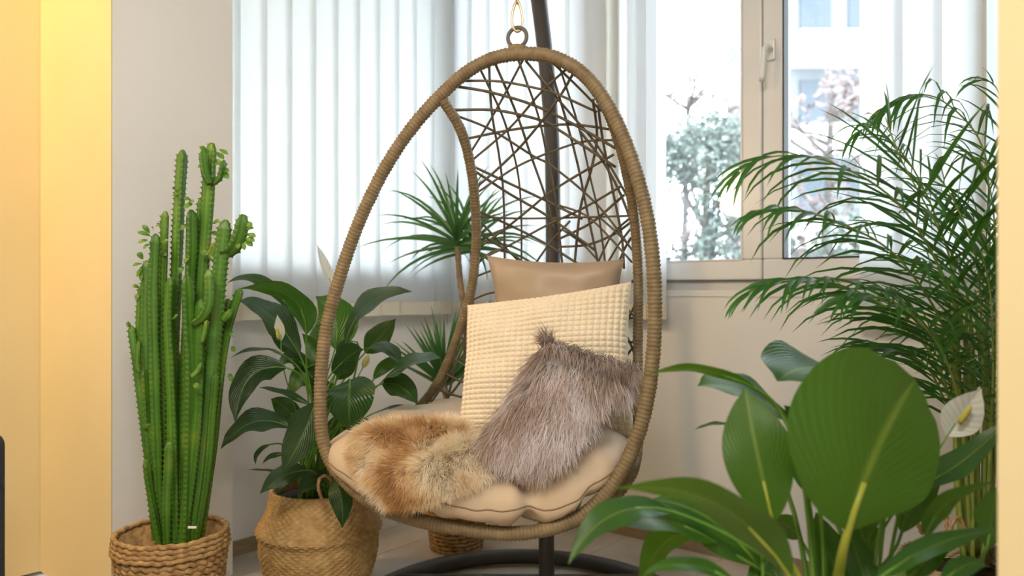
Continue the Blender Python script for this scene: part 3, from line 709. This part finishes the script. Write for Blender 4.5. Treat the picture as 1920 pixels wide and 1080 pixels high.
# --- peace lily behind left
A = 2.25
rootL = P(588, 965, A)
lily = thing('peace_lily', 'dark green peace lily with glossy drooping leaves, left of the chair', 'plant', V((rootL.x, rootL.y, .2)))
front = (0, -1, .25); top = (0, -.45, .9); under = (.1, .9, .45)
LL = [
 ((574, 628, 2.22), (450, 541, 2.15), (545, 558), 72, (.35, .6, .75)),
 ((563, 668, 2.25), (444, 566, 2.2), (505, 590), 85, (-.1, -.3, .95)),
 ((560, 600, 2.35), (424, 532, 2.3), (490, 528), 26, (-.2, -.6, .8)),
 ((628, 655, 2.35), (592, 556, 2.35), (628, 598), 84, (.1, .95, .1)),
 ((648, 645, 2.2), (772, 547, 2.15), (690, 570), 74, (-.5, -.5, .7)),
 ((684, 662, 2.35), (742, 598, 2.35), (712, 632), 48, (0, -.9, .3)),
 ((690, 652, 2.25), (750, 684, 2.2), (728, 655), 38, (.1, -.5, .9)),
 ((622, 700, 2.2), (680, 655, 2.15), (655, 668), 52, (-.1, -.9, .3)),
 ((657, 712, 2.05), (655, 808, 2.0), (655, 745, 1.99), 100, (0, -1, .35)),
 ((716, 716, 2.15), (826, 671, 2.05), (765, 684), 80, (-.1, -.4, .92)),
 ((716, 720, 2.15), (783, 758, 2.1), (752, 725), 50, (.1, -.8, .6)),
 ((700, 712, 2.3), (768, 673, 2.3), (730, 682), 26, (0, .9, .4)),
 ((545, 675, 2.2), (431, 672, 2.1), (490, 655), 28, (0, -.2, 1)),
 ((538, 690, 2.15), (441, 794, 2.05), (470, 707), 74, (-.35, -.7, .6)),
 ((592, 765, 2.15), (486, 727, 2.1), (535, 738), 30, (0, -.3, 1)),
 ((545, 802, 2.12), (414, 842, 2.05), (475, 792), 80, (-.1, -.4, .92)),
 ((592, 752, 2.05), (528, 888, 2.0), (568, 815), 78, (-.3, -.9, .4)),
 ((576, 882, 2.1), (487, 926, 2.05), (530, 893), 44, (-.1, -.8, .6)),
 ((532, 888, 2.15), (463, 881, 2.1), (500, 882), 11, (0, -.3, 1)),
 ((508, 833, 2.15), (480, 872, 2.1), (484, 848), 12, (-.3, -.8, .5)),
 ((534, 852, 2.15), (492, 870, 2.1), (510, 855), 12, (-.3, -.8, .5)),
 ((628, 892, 2.02), (642, 990, 1.98), (640, 935), 44, (.2, -1, .2)),
 ((566, 796, 2.25), (508, 748, 2.25), (535, 765), 40, (0, -.9, .3)),
 ((578, 688, 2.3), (548, 740, 2.25), (560, 708), 34, (.1, .9, .3)),
 ((632, 712, 2.25), (664, 668, 2.25), (650, 688), 34, (0, .9, .3)),
 ((602, 690, 2.3), (566, 625, 2.3), (588, 655), 32, (0, .9, .3)),
 ((580, 700, 2.3), (520, 690, 2.25), (550, 672), 40, (0, -.6, .8)),
 ((600, 720, 2.3), (536, 740, 2.3), (570, 705), 46, (0, -.8, .6)),
 ((560, 660, 2.35), (505, 600, 2.35), (530, 640), 30, (0, -.8, .5)),
 ((700, 775, 2.3), (790, 768, 2.25), (750, 762), 16, (0, -.3, 1)),
 ((640, 800, 2.25), (700, 870, 2.2), (690, 815), 50, (.3, -.8, .5)),
 ((600, 850, 2.3), (540, 800, 2.3), (575, 815), 50, (0, -.9, .4)),
 ((600, 700, 2.4), (600, 600, 2.45), (590, 650), 34, (0, .9, .2)),
 ((620, 830, 2.3), (655, 760, 2.3), (645, 800), 60, (0, -.9, .2)),
 ((640, 760, 2.3), (590, 700, 2.3), (605, 735), 50, (0, -.9, .3)),
 ((560, 870, 2.3), (520, 930, 2.25), (535, 890), 40, (-.2, -.8, .5)),
 ((610, 900, 2.15), (560, 930, 2.1), (585, 900), 40, (0, -.8, .5)),
 ((660, 640, 2.3), (640, 690, 2.2), (645, 655), 30, (0, -.8, .5)),
]
for i, (b, t, c, wpx, n) in enumerate(LL):
    rr = rootL+V((random.uniform(-.05, .05), random.uniform(-.03, .05), 0))
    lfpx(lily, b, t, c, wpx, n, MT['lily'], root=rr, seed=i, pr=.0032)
flower(lily, P(527, 640, 2.2), P(520, 590, 2.2), rootL, .035, (-.3, -.9, .2), .004)
flower(lily, P(680, 690, 2.2), P(694, 662, 2.2), rootL, .022, (.2, -.9, .2), .002)
flower(lily, P(628, 545, 2.4), P(594, 458, 2.4), rootL, .045, (.8, -.5, .2), .004)
# basket
def weave_basket(name, label, c, prof, material, group, amp=.0060, rows=46, seg=160, kk=5):
    t = thing(name, label, 'basket', c)
    P2 = resample(cat_rom([V((r, 0, z)) for r, z in prof], 8), sum((V((a[0], a[1]))-V((b_[0], b_[1]))).length for a, b_ in zip(prof, prof[1:]))/rows/2)
    pr = [(p.x, p.z) for p in P2]
    def dsp(i, k): return amp*(1-abs(math.sin(i*PI/2)))*0+amp*(math.sin((k+(2 if (i//2) % 2 else 0)*1.0)*PI/2)*.6+(.5 if i % 2 else -.5))
    obj('body', *lathe(c, pr, seg, dsp), material, t)
    return t
bc = V((P(599, 1000, 2.30).x, 2.30, 0))
ut = weave_basket('belly_basket', 'honey-coloured seagrass belly basket holding the left peace lily', bc, [(.115, 0), (.15, .06), (.168, .13), (.170, .178), (.180, .197), (.172, .215), (.152, .25), (.141, .29), (.138, .312), (.131, .312), (.131, .27)], MT['seagrass'], None)
obj('base', *lathe(bc, [(.001, .002), (.115, .002), (.115, .01), (.001, .01)], 32), MT['seagrass'], ut)
hp = [P(604, 938, 2.13), P(597, 915, 2.10), P(600, 897, 2.10), P(612, 893, 2.12), P(622, 905, 2.16), P(620, 935, 2.16)]
obj('rope_handle', *tube(resample(cat_rom(hp, 8), .003), .0045, 8, False, lambda i, k: 1+.22*math.sin(i*1.1+k*PI/4*2)), MT['rope'], ut)
lp_ = V((bc.x, bc.y, 0))
obj('nursery_pot', *lathe(lp_, [(.10, .02), (.122, .27), (.127, .27), (.127, .29), (.118, .29), (.116, .255)], 40), MT['innerpot'], lily)
obj('soil', *lathe(lp_, [(.001, .262), (.06, .268), (.117, .258)], 30, lambda i, k: 0), MT['soil'], lily)
# --- cactus (african milk tree)
CY = 1.97
cb = P(322, 1050, CY); cact = thing('euphorbia_cactus', 'tall clustered green candelabra cactus with spiny ridged columns', 'cactus', V((cb.x, CY, .12)))
thorns = []; 
def stem(pts, wpx, parent, rot=0, nr=3, name='stem'):
    pp = resample(cat_rom(pts, 8), .0047); n = len(pp); r0 = wpx/F*CY/2*1.12; fr = frames(pp); vs = []; uvs = []; seg = 12
    for i, (p, (t, s, b_)) in enumerate(zip(pp, fr)):
        f = i/(n-1); e = (n-1-i)*.0047
        r = r0*(.78+.22*min(1, f*3))*min(1, (max(0, e)/(r0*1.3)+.08))**.5*(1+.10*noise.noise(V((i*.05, wpx, rot))))
        tw = rot+f*.5
        for k in range(seg):
            a = 2*PI*k/seg; pk = abs(math.cos(nr/2*a))
            q = .46+.54*pk**1.4
            if k % (seg//nr) == 0:
                q *= 1+(.16 if i % 3 == 1 else -.04)
            v_ = p+s*(math.cos(a+tw)*r*q)+b_*(math.sin(a+tw)*r*q)
            vs.append(v_); uvs.append((pk, f))
            if k % (seg//nr) == 0 and i % 3 == 1 and e > .004:
                o_ = (v_-p).normalized(); thorns.append((v_, o_, t))
    fs = []
    for i in range(n-1):
        for k in range(seg):
            l = (k+1) % seg; fs.append((i*seg+k, i*seg+l, (i+1)*seg+l, (i+1)*seg+k))
    fs.append(tuple((n-1)*seg+k for k in range(seg)))
    return obj(name, vs, fs, MT['cactus'], parent, uvs=uvs)
def cl_leaf(parent, x, y, Y, dx, dy, wpx=10):
    leaf(parent, P(x, y, Y), P(x+dx, y+dy, Y-.01), P(x+dx*.5, y+dy*.5-3, Y-.012), wpx/F*Y, (random.uniform(-.4, .4), -.8, .5), MT['cactleaf'], nl=7, nw=5, belly=.65, fold=.1)
ST = [ # path px (bottom to top), depth offset, width
 ([(318,1025),(322,800),(330,560),(336,400),(343,281)], .03, 21),
 ([(352,1028),(366,800),(378,560),(390,400),(398,268)], .02, 24),
 ([(335,1030),(344,800),(351,600),(357,480),(358,393)], -.01, 22),
 ([(305,1020),(304,800),(305,600),(308,480),(311,396)], .02, 16),
 ([(300,1015),(292,800),(288,650),(287,540),(292,438)], -.02, 19),
 ([(296,1012),(282,850),(275,700),(272,600),(276,488)], .01, 17),
 ([(292,1010),(278,820),(266,700),(262,610),(266,534)], .04, 14),
 ([(362,1025),(385,820),(402,640),(412,520),(424,412)], -.01, 27),
 ([(372,1010),(392,860),(414,700),(428,620),(452,541)], .02, 16),
 ([(345,1030),(352,850),(356,700),(352,600),(350,515)], -.06, 25),
 ([(290,1012),(276,850),(262,730),(252,650),(246,610)], .03, 14),
 ([(358,1025),(372,800),(382,600),(380,450),(379,370)], .03, 18),
 ([(340,1030),(360,880),(372,760),(374,640),(378,560)], -.05, 22),
 ([(312,1028),(300,900),(284,800),(276,860+-60),(270,690)], .0, 16),
 ([(312,1030),(312,940),(316,880),(318,828)], -.07, 17),
 ([(300,1022),(288,960),(278,900),(274,862)], -.05, 15),
 ([(378,1005),(392,900),(404,800),(414,690),(428,560)], .03, 19),
 ([(330,1030),(326,850),(322,700),(318,600),(322,520)], -.03, 22),
 ([(345,1028),(356,900),(375,760),(396,640),(400,560)], .0, 20),
 ([(366,1020),(388,880),(398,760),(404,700)], -.03, 15),
 ([(325,1030),(338,900),(330,760),(334,660)], .05, 20),
 ([(310,1028),(298,880),(296,760),(292,680)], .05, 18),
]
stems = []
for i, (pp, dz, wpx) in enumerate(ST):
    stems.append(stem([P(x, y, CY+dz*(.5+.5*k/len(pp))) for k, (x, y) in enumerate(pp)], wpx, cact, random.uniform(0, 2)))
for pp, dz, wpx in [([(393,345),(384,325),(381,300),(381,280)], -.01, 16), ([(400,345),(411,335),(416,318),(420,300)], 0, 12), ([(415,474),(434,466),(448,440),(457,402)], -.01, 26), ([(412,490),(398,480),(404,462),(412,455)], .0, 16), ([(362,606),(382,590),(392,560),(392,505)], -.06, 18), ([(418,600),(430,590),(434,580)], -.02, 16), ([(380,640),(386,620),(388,600)], -.08, 11), ([(360,706),(372,696),(378,680)], -.07, 12), ([(262,640),(258,680),(262,700)], -.02, 10)]:
    stem([P(x, y, CY+dz) for x, y in pp], wpx, cact, random.uniform(0, 2))
for x, y, dx, dy in [(283,443,-26,-8),(281,438,-14,-16),(278,450,-20,6),(282,457,-14,10),(288,436,-3,-12),(268,487,-10,-14),(268,495,-20,3),(266,500,-10,20),(264,505,0,22),(460,430,16,-2),(462,440,18,4),(460,447,18,6),(458,452,16,10),(455,455,4,14),(448,455,-3,12),(462,418,10,8),(388,285,-14,-10),(386,300,-14,-5),(388,310,-18,4),(390,320,-12,10),(404,300,10,10),(404,285,16,14),(410,280,18,10),(412,318,18,4),(418,322,10,14),(360,377,-16,-6),(362,382,-18,8),(352,380,12,-2),(333,360,-10,-8),(334,366,-12,2),(350,420,-12,12),(365,430,16,0),(300,455,16,-4),(300,470,12,10),(355,480,-10,14),(375,470,14,8),(345,500,-10,12),(262,540,-14,-4),(262,548,-8,14),(246,612,-10,-4),(258,700,-6,8),(430,620,8,12),(434,650,6,10),(362,720,10,8),(398,420,14,-6),(396,434,12,8),(304,420,-12,4),(272,530,-12,2),(322,600,12,-10),(430,700,4,16)]:
    j = min(range(len(ST)), key=lambda q: min((x-a)**2+(y-b_)**2 for a, b_ in ST[q][0]))
    cl_leaf(stems[j], x, y, CY+ST[j][1]-.01, dx, dy, random.uniform(8, 12))
tvs = []; tfs = []
for (p, o_, t) in thorns:
    s = o_.cross(t).normalized()*.0011; q = p-o_*.0006; k = len(tvs)
    tvs += [q-s, q+s, q+t*.0018, q+o_*.0042+t*.0008]; tfs += [(k, k+1, k+3), (k+1, k+2, k+3), (k+2, k, k+3)]
obj('thorns', tvs, tfs, MT['thorn'], cact, smooth=False, kind='stuff')
cp = V((cb.x, CY, 0)); RZ = .291
bk = thing('braided_basket', 'round brown braided basket under the cactus', 'basket', cp)
def braid(c, r, z, th_, n=150, ph=0, lump=.30):
    pts = [V((c.x+math.cos(2*PI*i/n)*r*(1+.006*math.sin(i*.7+ph)), c.y+math.sin(2*PI*i/n)*r*(1+.006*math.sin(i*.9+ph)), z+.0012*math.sin(i*.31+ph))) for i in range(n)]
    return tube(pts, th_, 8, True, lambda i, k: 1+lump*math.sin(i*2*PI/5+k*PI/4+ph))
for i in range(4): obj('rim_braid', *braid(cp, .131+.0015*i, RZ-.004-i*.0115, .0066, 160, i, .22), MT['seagrass2'], bk)
z = RZ-.055; i = 0
while z > .008:
    r = .127*(.80+.20*(z/.24)); obj('braid', *braid(cp, r, z, .0085, 150, i*1.7, .34), MT['seagrass2'], bk); z -= .0145; i += 1
obj('lining', *lathe(cp, [(.10, .004), (.118, .20), (.1235, RZ-.012), (.119, RZ-.012), (.11, .14)], 40), MT['seagrass2'], bk)
obj('soil', *lathe(cp, [(.001, .225), (.06, .222), (.113, .215)], 24), MT['soil'], cact)
obj('white_label_tag', *box3(P(352, 990, 1.88).x, P(368, 990, 1.88).x, 1.88, 1.883, P(352, 991, 1.88).z, P(352, 987, 1.88).z), MT['upvc'], cact, smooth=False)
# --- dracaena behind
DY = 2.72
dr = P(856, 985, DY); dra = thing('dracaena', 'thin-leaved dracaena with bare trunks behind the chair', 'plant', V((dr.x, DY, .1)))
def blade(parent, c, d, L_, wd, grav, m, name='leaf', nl=8):
    q = c.copy(); d = d.normalized(); vs = []; uvs = []
    for i in range(nl):
        t = i/(nl-1); s = d.cross(V((0, -.9, .35))); s = s.normalized() if s.length > .05 else V((1, 0, 0))
        nn = s.cross(d); ww = wd/2*min(1, .55+t*3)*(1-t**2.2)
        for j in (-1, 0, 1):
            vs.append(q+s*(j*ww)+nn*(.25*abs(j)*ww)); uvs.append(((j+1)/2, t))
        d = (d+V((0, 0, -grav/nl*(.4+1.6*t)))).normalized(); q = q+d*(L_/(nl-1))
    return obj(name, vs, grid_faces(nl, 3), m, parent, uvs=uvs)
rnd = random.Random(21)
for (x0, y0, Yc, n, Lm, g, up_) in [(856, 455, DY-.02, 34, .35, .95, .15), (886, 462, DY+.1, 26, .31, 1.0, .15), (832, 715, DY-.05, 40, .27, .12, .9)]:
    c = P(x0, y0, Yc)
    for i in range(n):
        a = 2.4*i; f = (i+.5)/n
        el = (1.25-1.45*f)+up_*.35
        if up_ > .5: el = 1.35-.85*f
        d = V((math.cos(a)*math.cos(el), math.sin(a)*math.cos(el)*.75, math.sin(el)))
        blade(dra, c+V((0, 0, -.05*f+.03)), d, Lm*rnd.uniform(.75, 1.1)*(1-.15*(1-f)), .0135, g*rnd.uniform(.5, 1.3), MT['dracleaf'])
for pts, r in [([(858, 462, DY-.02), (862, 520, DY), (872, 600, DY), (880, 740, DY), (872, 990, DY)], .011), ([(886, 470, DY+.1), (884, 560, DY+.08), (886, 700, DY+.05), (876, 990, DY)], .010), ([(832, 715, DY-.05), (842, 800, DY-.02), (850, 990, DY)], .011)]:
    obj('trunk', *tube(resample(cat_rom([P(*p) for p in pts], 8), .01), lambda i, n, r=r: r*(1+.08*math.sin(i*1.9)), 10), MT['bark'], dra)
dp = V((P(856, 1000, DY).x, DY, 0))
db = thing('dracaena_basket', 'small brown woven pot on the floor seen under the chair', 'basket', dp)
zz = .006; i = 0
while zz < .155: obj('braid', *braid(dp, .085+.018*zz/.16, zz, .0075, 110, i*1.3, .3), MT['seagrass2'], db); zz += .0135; i += 1
obj('lining', *lathe(dp, [(.07, .003), (.085, .15), (.08, .15), (.075, .12)], 24), MT['innerpot'], db)
obj('soil', *lathe(dp, [(.001, .135), (.078, .13)], 20), MT['soil'], dra)
# --- areca palm right
PY = 1.72
pr_ = P(1822, 1075, PY); palm = thing('areca_palm', 'tall feathery areca palm in the right corner by the window', 'palm', V((pr_.x, PY, .12)))
rnd = random.Random(33); leaflets = []
def frond(pts, Lf, n, side_up=.3, wd=.011, start=.35, gr=.5, both=1):
    pp = resample(cat_rom([P(*p) for p in pts], 10), .01); m = len(pp)
    o = obj('frond', *tube(pp[::2]+[pp[-1]], lambda i, k: .0048*(1-.8*i/k), 6), MT['cane'], palm)
    fr = frames(pp); n0 = int(m*start)
    for k in range(n):
        i = min(m-2, n0+int((m-n0)*(k+rnd.uniform(-.3, .3)*(k > 0))/n)); t = (pp[i+1]-pp[i]).normalized(); f = k/n
        s = t.cross(V((0, 0, 1))); s = s.normalized() if s.length > .1 else V((0, 1, 0))
        u_ = s.cross(t)
        for sg in (-1, 1):
            a = .85-.4*f+rnd.uniform(-.2, .2)
            d = t*math.cos(a)+s*(sg*math.sin(a))+u_*(side_up+rnd.uniform(-.15, .15))
            L_ = Lf*(math.sin(PI*min(1, .22+f*.75))**.7)*rnd.uniform(.85, 1.1)
            leaflets.append((o, pp[i].copy(), d, L_, wd*rnd.uniform(.8, 1.15), gr*rnd.uniform(.5, 1.5)))
FR = [
 ([(1832,1040,1.72),(1822,800,1.70),(1800,600,1.62),(1700,400,1.52),(1560,305,1.46),(1440,295,1.45),(1365,340,1.44)], .21, 22, .1, .40, .9),
 ([(1840,1040,1.75),(1848,700,1.75),(1855,420,1.75),(1840,270,1.75),(1760,185,1.75),(1690,185,1.75),(1640,215,1.75)], .22, 20, 0, .55, 1.2),
 ([(1815,1040,1.70),(1806,820,1.68),(1780,640,1.62),(1690,490,1.52),(1580,420,1.48),(1470,390,1.46),(1400,400,1.45)], .20, 22, .1, .42, .8),
 ([(1805,1045,1.70),(1795,850,1.68),(1765,700,1.62),(1680,590,1.55),(1560,530,1.50),(1450,530,1.46),(1390,560,1.45)], .18, 20, .1, .45, .7),
 ([(1850,1040,1.78),(1862,700,1.78),(1880,400,1.78),(1885,240,1.75),(1865,160,1.72),(1815,150,1.7)], .15, 16, .1, .5, .6),
 ([(1825,1040,1.80),(1818,760,1.82),(1790,520,1.85),(1720,330,1.85),(1640,240,1.85),(1600,260,1.85)], .2, 16, .2, .55, .9),
 ([(1838,1040,1.72),(1830,780,1.68),(1815,560,1.60),(1760,430,1.55),(1690,300,1.5),(1660,220,1.5)], .26, 14, .4, .55, .2),
 ([(1845,1040,1.70),(1846,800,1.65),(1840,600,1.58),(1830,480,1.52),(1790,380,1.5),(1760,330,1.5)], .26, 14, .3, .45, .4),
 ([(1850,1040,1.72),(1860,800,1.70),(1868,600,1.66),(1866,440,1.62),(1850,330,1.60),(1810,280,1.6)], .24, 18, .2, .40, .6),
 ([(1820,1040,1.68),(1810,860,1.62),(1790,720,1.55),(1740,620,1.48),(1660,560,1.45),(1580,560,1.43)], .20, 16, .1, .45, .6),
 ([(1855,1040,1.75),(1866,820,1.75),(1874,640,1.72),(1868,520,1.7),(1830,420,1.7),(1770,400,1.7)], .22, 16, .2, .40, .6),
 ([(1812,1040,1.74),(1800,860,1.76),(1775,700,1.8),(1720,600,1.82),(1650,540,1.84)], .2, 14, .2, .45, .5),
 ([(1848,1040,1.68),(1856,850,1.62),(1862,700,1.56),(1858,560,1.5),(1840,470,1.48)], .22, 16, .4, .45, .4),
 ([(1812,1040,1.70),(1802,900,1.70),(1780,780,1.68),(1740,690,1.66),(1690,660,1.64),(1620,640,1.62)], .18, 12, .1, .55, .5),
]
for pts, Lf, n, su, st_, gr in FR: frond(pts, Lf*1.15, int(n*.95), su*.45, .0105, st_, gr*1.5+.35)
for i in range(22):
    x = rnd.uniform(1790, 1868); Y_ = PY+rnd.uniform(-.07, .1); x1 = x+rnd.uniform(-45, 25)*(.6)
    obj('cane', *tube(resample(cat_rom([P(1825+(x-1825)*.5, 1060, Y_), P(x, 860, Y_), P(x1, rnd.uniform(480, 680), Y_)], 6), .03), lambda i, n: .0048*(1.1-.6*i/n), 6), MT['cane'], palm)
leaflets.sort(key=lambda q: -q[3]*q[4]/q[1].y * (1 if (q[1].x/q[1].y*F+960) < 1870 else .3))
def blade_mesh(c, d, L_, wd, grav, nl=6):
    q = c.copy(); d = d.normalized(); vs = []; uvs = []
    for i in range(nl):
        t = i/(nl-1); s = d.cross(V((.1, -.7, .7))); s = s.normalized() if s.length > .05 else V((1, 0, 0)); nn = s.cross(d); ww = wd/2*min(1, .35+t*4)*(1-t**2.6)
        for j in (-1, 0, 1): vs.append(q+s*(j*ww)+nn*(.3*abs(j)*ww)); uvs.append(((j+1)/2, t))
        d = (d+V((0, 0, -grav/nl*(.3+1.9*t)))).normalized(); q = q+d*(L_/(nl-1))
    return vs, grid_faces(nl, 3), uvs
rest_v = []; rest_f = []; rest_u = []
for i, (o, c, d, L_, wd, gr) in enumerate(leaflets):
    v_, f_, u_ = blade_mesh(c, d, L_, wd, gr)
    if i < 300: obj('leaflet', v_, f_, MT['palmleaf'], o, uvs=u_)
    else:
        k = len(rest_v); rest_v += v_; rest_u += u_; rest_f += [tuple(a+k for a in f) for f in f_]
if rest_v: obj('small_leaflets', rest_v, rest_f, MT['palmleaf'], palm, uvs=rest_u, kind='stuff')
pc = V((pr_.x, PY, 0))
pb = weave_basket('palm_basket', 'pale woven basket with rope handles holding the palm', pc, [(.12, 0), (.15, .08), (.158, .18), (.15, .26), (.144, .30), (.138, .30), (.138, .26)], MT['basketpale'], None)
for pts in ([(1728, 1000, 1.68), (1712, 955, 1.64), (1722, 930, 1.62), (1752, 928, 1.62), (1772, 955, 1.62), (1776, 1002, 1.62)], [(1778, 1000, 1.60), (1790, 975, 1.6), (1800, 972, 1.6), (1812, 1000, 1.6)]):
    obj('rope_handle', *tube(resample(cat_rom([P(*p) for p in pts], 8), .0025), .0038, 8, False, lambda i, k: 1+.3*math.sin(i*.9+k*PI/4*2)), MT['rope'], pb)
obj('soil', *lathe(pc, [(.001, .255), (.136, .25)], 24), MT['soil'], palm)
# --- foreground peace lily
FY = 1.12
rf = P(1575, 1240, FY); fl = thing('large_peace_lily', 'big-leaved peace lily in the right foreground', 'plant', V((rf.x, FY, .1)))
un = (0, 1, .15)
FL = [
 ((1590, 996, 1.05), (1716, 712, 1.14), (1645, 845, 1.06), 300, (-.15, 1, -.25), dict(fold=-.12, belly=.5, nl=28, nw=17, shape=.5, wave=.012, asym=.24)),
 ((1450, 982, 1.08), (1396, 728, 1.12), (1420, 850, 1.09), 128, (.1, 1, 0), dict(fold=-.15, nl=20, belly=.5, wave=.03)),
 ((1500, 800, 1.28), (1308, 724, 1.24), (1395, 735), 140, (-.1, -.3, .95), dict(nl=20)),
 ((1420, 730, 1.22), (1204, 708, 1.15), (1305, 692), 34, (.1, .6, .8), dict(nl=20)),
 ((1632, 735, 1.34), (1458, 715, 1.20), (1535, 690), 210, (0, -.32, .95), dict(nl=20, fold=.1, belly=.5)),
 ((1484, 1086, 1.03), (1144, 918, .98), (1340, 945), 125, (.3, .6, .75), dict(nl=22)),
 ((1262, 960, 1.12), (1066, 1058, 1.05), (1150, 965), 72, (-.3, -.5, .8), dict(nl=18)),
 ((1345, 1020, 1.15), (1130, 985, 1.10), (1240, 975), 110, (-.1, -.3, .95), dict(nl=18)),
 ((1325, 985, 1.2), (1208, 1110, 1.15), (1240, 1025), 85, (-.2, .9, .4), dict(nl=18)),
 ((1400, 1110, 1.0), (1206, 1078, .97), (1300, 1060), 44, (0, -.4, .9), dict(nl=18)),
 ((1420, 1060, 1.16), (1225, 935, 1.16), (1335, 975), 105, (-.1, -.75, .6), dict(nl=18)),
 ((1736, 1008, 1.1), (1866, 903, 1.1), (1775, 945), 52, (.1, .7, .6), dict(nl=18)),
 ((1712, 918, 1.25), (1895, 785, 1.25), (1800, 868), 66, (.1, -.3, .95), dict(nl=18)),
 ((1850, 1030, 1.1), (1868, 912, 1.14), (1860, 970), 80, (-.2, .8, .1), dict(nl=14)),
 ((1640, 1092, 1.0), (1885, 992, 1.08), (1760, 1020), 50, (0, -.3, .95), dict(nl=20)),
 ((1590, 1120, 1.15), (1530, 960, 1.2), (1555, 1040), 80, (0, -.9, .2), dict()),
 ((1630, 1110, 1.1), (1590, 985, 1.15), (1610, 1050), 60, (0, -.9, .2), dict()),
 ((1640, 1060, 1.2), (1600, 905, 1.25), (1610, 980), 60, (0, -.9, .2), dict()),
 ((1690, 1000, 1.25), (1775, 880, 1.3), (1720, 930), 60, (0, -.8, .3), dict()),
 ((1500, 1010, 1.3), (1448, 980, 1.25), (1475, 985), 42, (0, -.9, .4), dict()),
 ((1620, 960, 1.22), (1708, 975, 1.18), (1660, 945), 22, (0, .4, .9), dict()),
 ((1370, 795, 1.3), (1302, 806, 1.3), (1335, 795), 14, (0, -.3, .9), dict()),
 ((1520, 860, 1.28), (1470, 760, 1.3), (1500, 800), 50, (0, -.9, .3), dict()),
 ((1530, 940, 1.2), (1490, 800, 1.25), (1505, 870), 50, (0, -.9, .3), dict()),
 ((1700, 1090, 1.05), (1780, 1030, 1.05), (1740, 1050), 44, (0, -.6, .8), dict()),
 ((1400, 1100, 1.15), (1460, 1000, 1.2), (1440, 1050), 46, (0, -.6, .8), dict()),
 ((1760, 1100, 1.0), (1850, 1060, 1.05), (1810, 1060), 40, (0, -.6, .8), dict()),
]
for i, (b, t, c, wpx, n, kw) in enumerate(FL):
    rr = rf+V((random.uniform(-.04, .05), random.uniform(-.03, .03), 0))
    kw = dict(kw); kw.setdefault('nl', 16)
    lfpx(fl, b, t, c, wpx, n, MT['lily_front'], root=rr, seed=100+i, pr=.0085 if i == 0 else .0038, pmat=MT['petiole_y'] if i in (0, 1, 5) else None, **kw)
flower(fl, P(1776, 818, 1.28), P(1840, 728, 1.26), rf, .062, (-.25, -.95, .1), .026)
for x0, y0, x1, y1 in [(1415, 900, 1432, 1090), (1510, 900, 1530, 1090), (1665, 880, 1640, 1090), (1700, 900, 1650, 1090), (1680, 800, 1640, 1000), (1530, 905, 1545, 1090)]:
    obj('stalk', *tube(cat_rom([P(x1, y1+60, 1.12), P((x0+x1)/2+4, (y0+y1)/2, 1.15), P(x0, y0, 1.18)], 6), .0028, 7), MT['petiole'], fl)
fpc = V((rf.x, FY, 0))
pp_ = thing('planter', 'pale tapered planter under the large foreground peace lily', 'planter', fpc)
obj('body', *lathe(fpc, [(.001, 0), (.10, 0), (.13, .34), (.135, .345), (.135, .36), (.125, .36), (.12, .30)], 40), MT['basketpale'], pp_)
obj('soil', *lathe(fpc, [(.001, .335), (.119, .325)], 24), MT['soil'], fl)
# ------------------------------------------------------------------ sofa at the left edge, lantern in the room behind the camera
sx = P(21, 806, 1.7); sz = sx.z
so = thing('armchair', 'dark grey fabric armchair, a sliver of whose arm shows at the left edge', 'armchair', V((-1.5, 1.25, 0)))
for x0 in (sx.x-.16, sx.x-.78): bevel(obj('arm', *box3(x0, x0+.16, .85, 1.7, .08, sz), MT['sofa'], so, smooth=False), .03, 5)
bevel(obj('seat', *box3(sx.x-.618, sx.x-.162, .85, 1.5, .08, .42), MT['sofa'], so, smooth=False), .04, 4)
bevel(obj('backrest', *box3(sx.x-.618, sx.x-.162, 1.502, 1.7, .08, sz+.02), MT['sofa'], so, smooth=False), .04, 4)
for x_, y_ in ((sx.x-.08, .92), (sx.x-.08, 1.62), (sx.x-.7, .92), (sx.x-.7, 1.62)): obj('leg', *tube([V((x_, y_, -.012)), V((x_, y_, .09))], .02, 10), MT['steel'], so)
lc = V((-2.41, .963, 1.67))
la = thing('paper_lantern', 'round warm paper lantern, seen only mirrored in the window pane', 'lamp', lc)
prl = [(max(.001, .2*math.sin(PI*i/40))*(1 if i % 2 else .985), -.19*math.cos(PI*i/40)) for i in range(41)]
obj('shade', *lathe(lc, prl, 40), MT['lantern'], la)
obj('cord', *tube([lc+V((0, 0, .18)), V((lc.x, lc.y, 2.6))], .003, 6), MT['lantern_cord'], la)
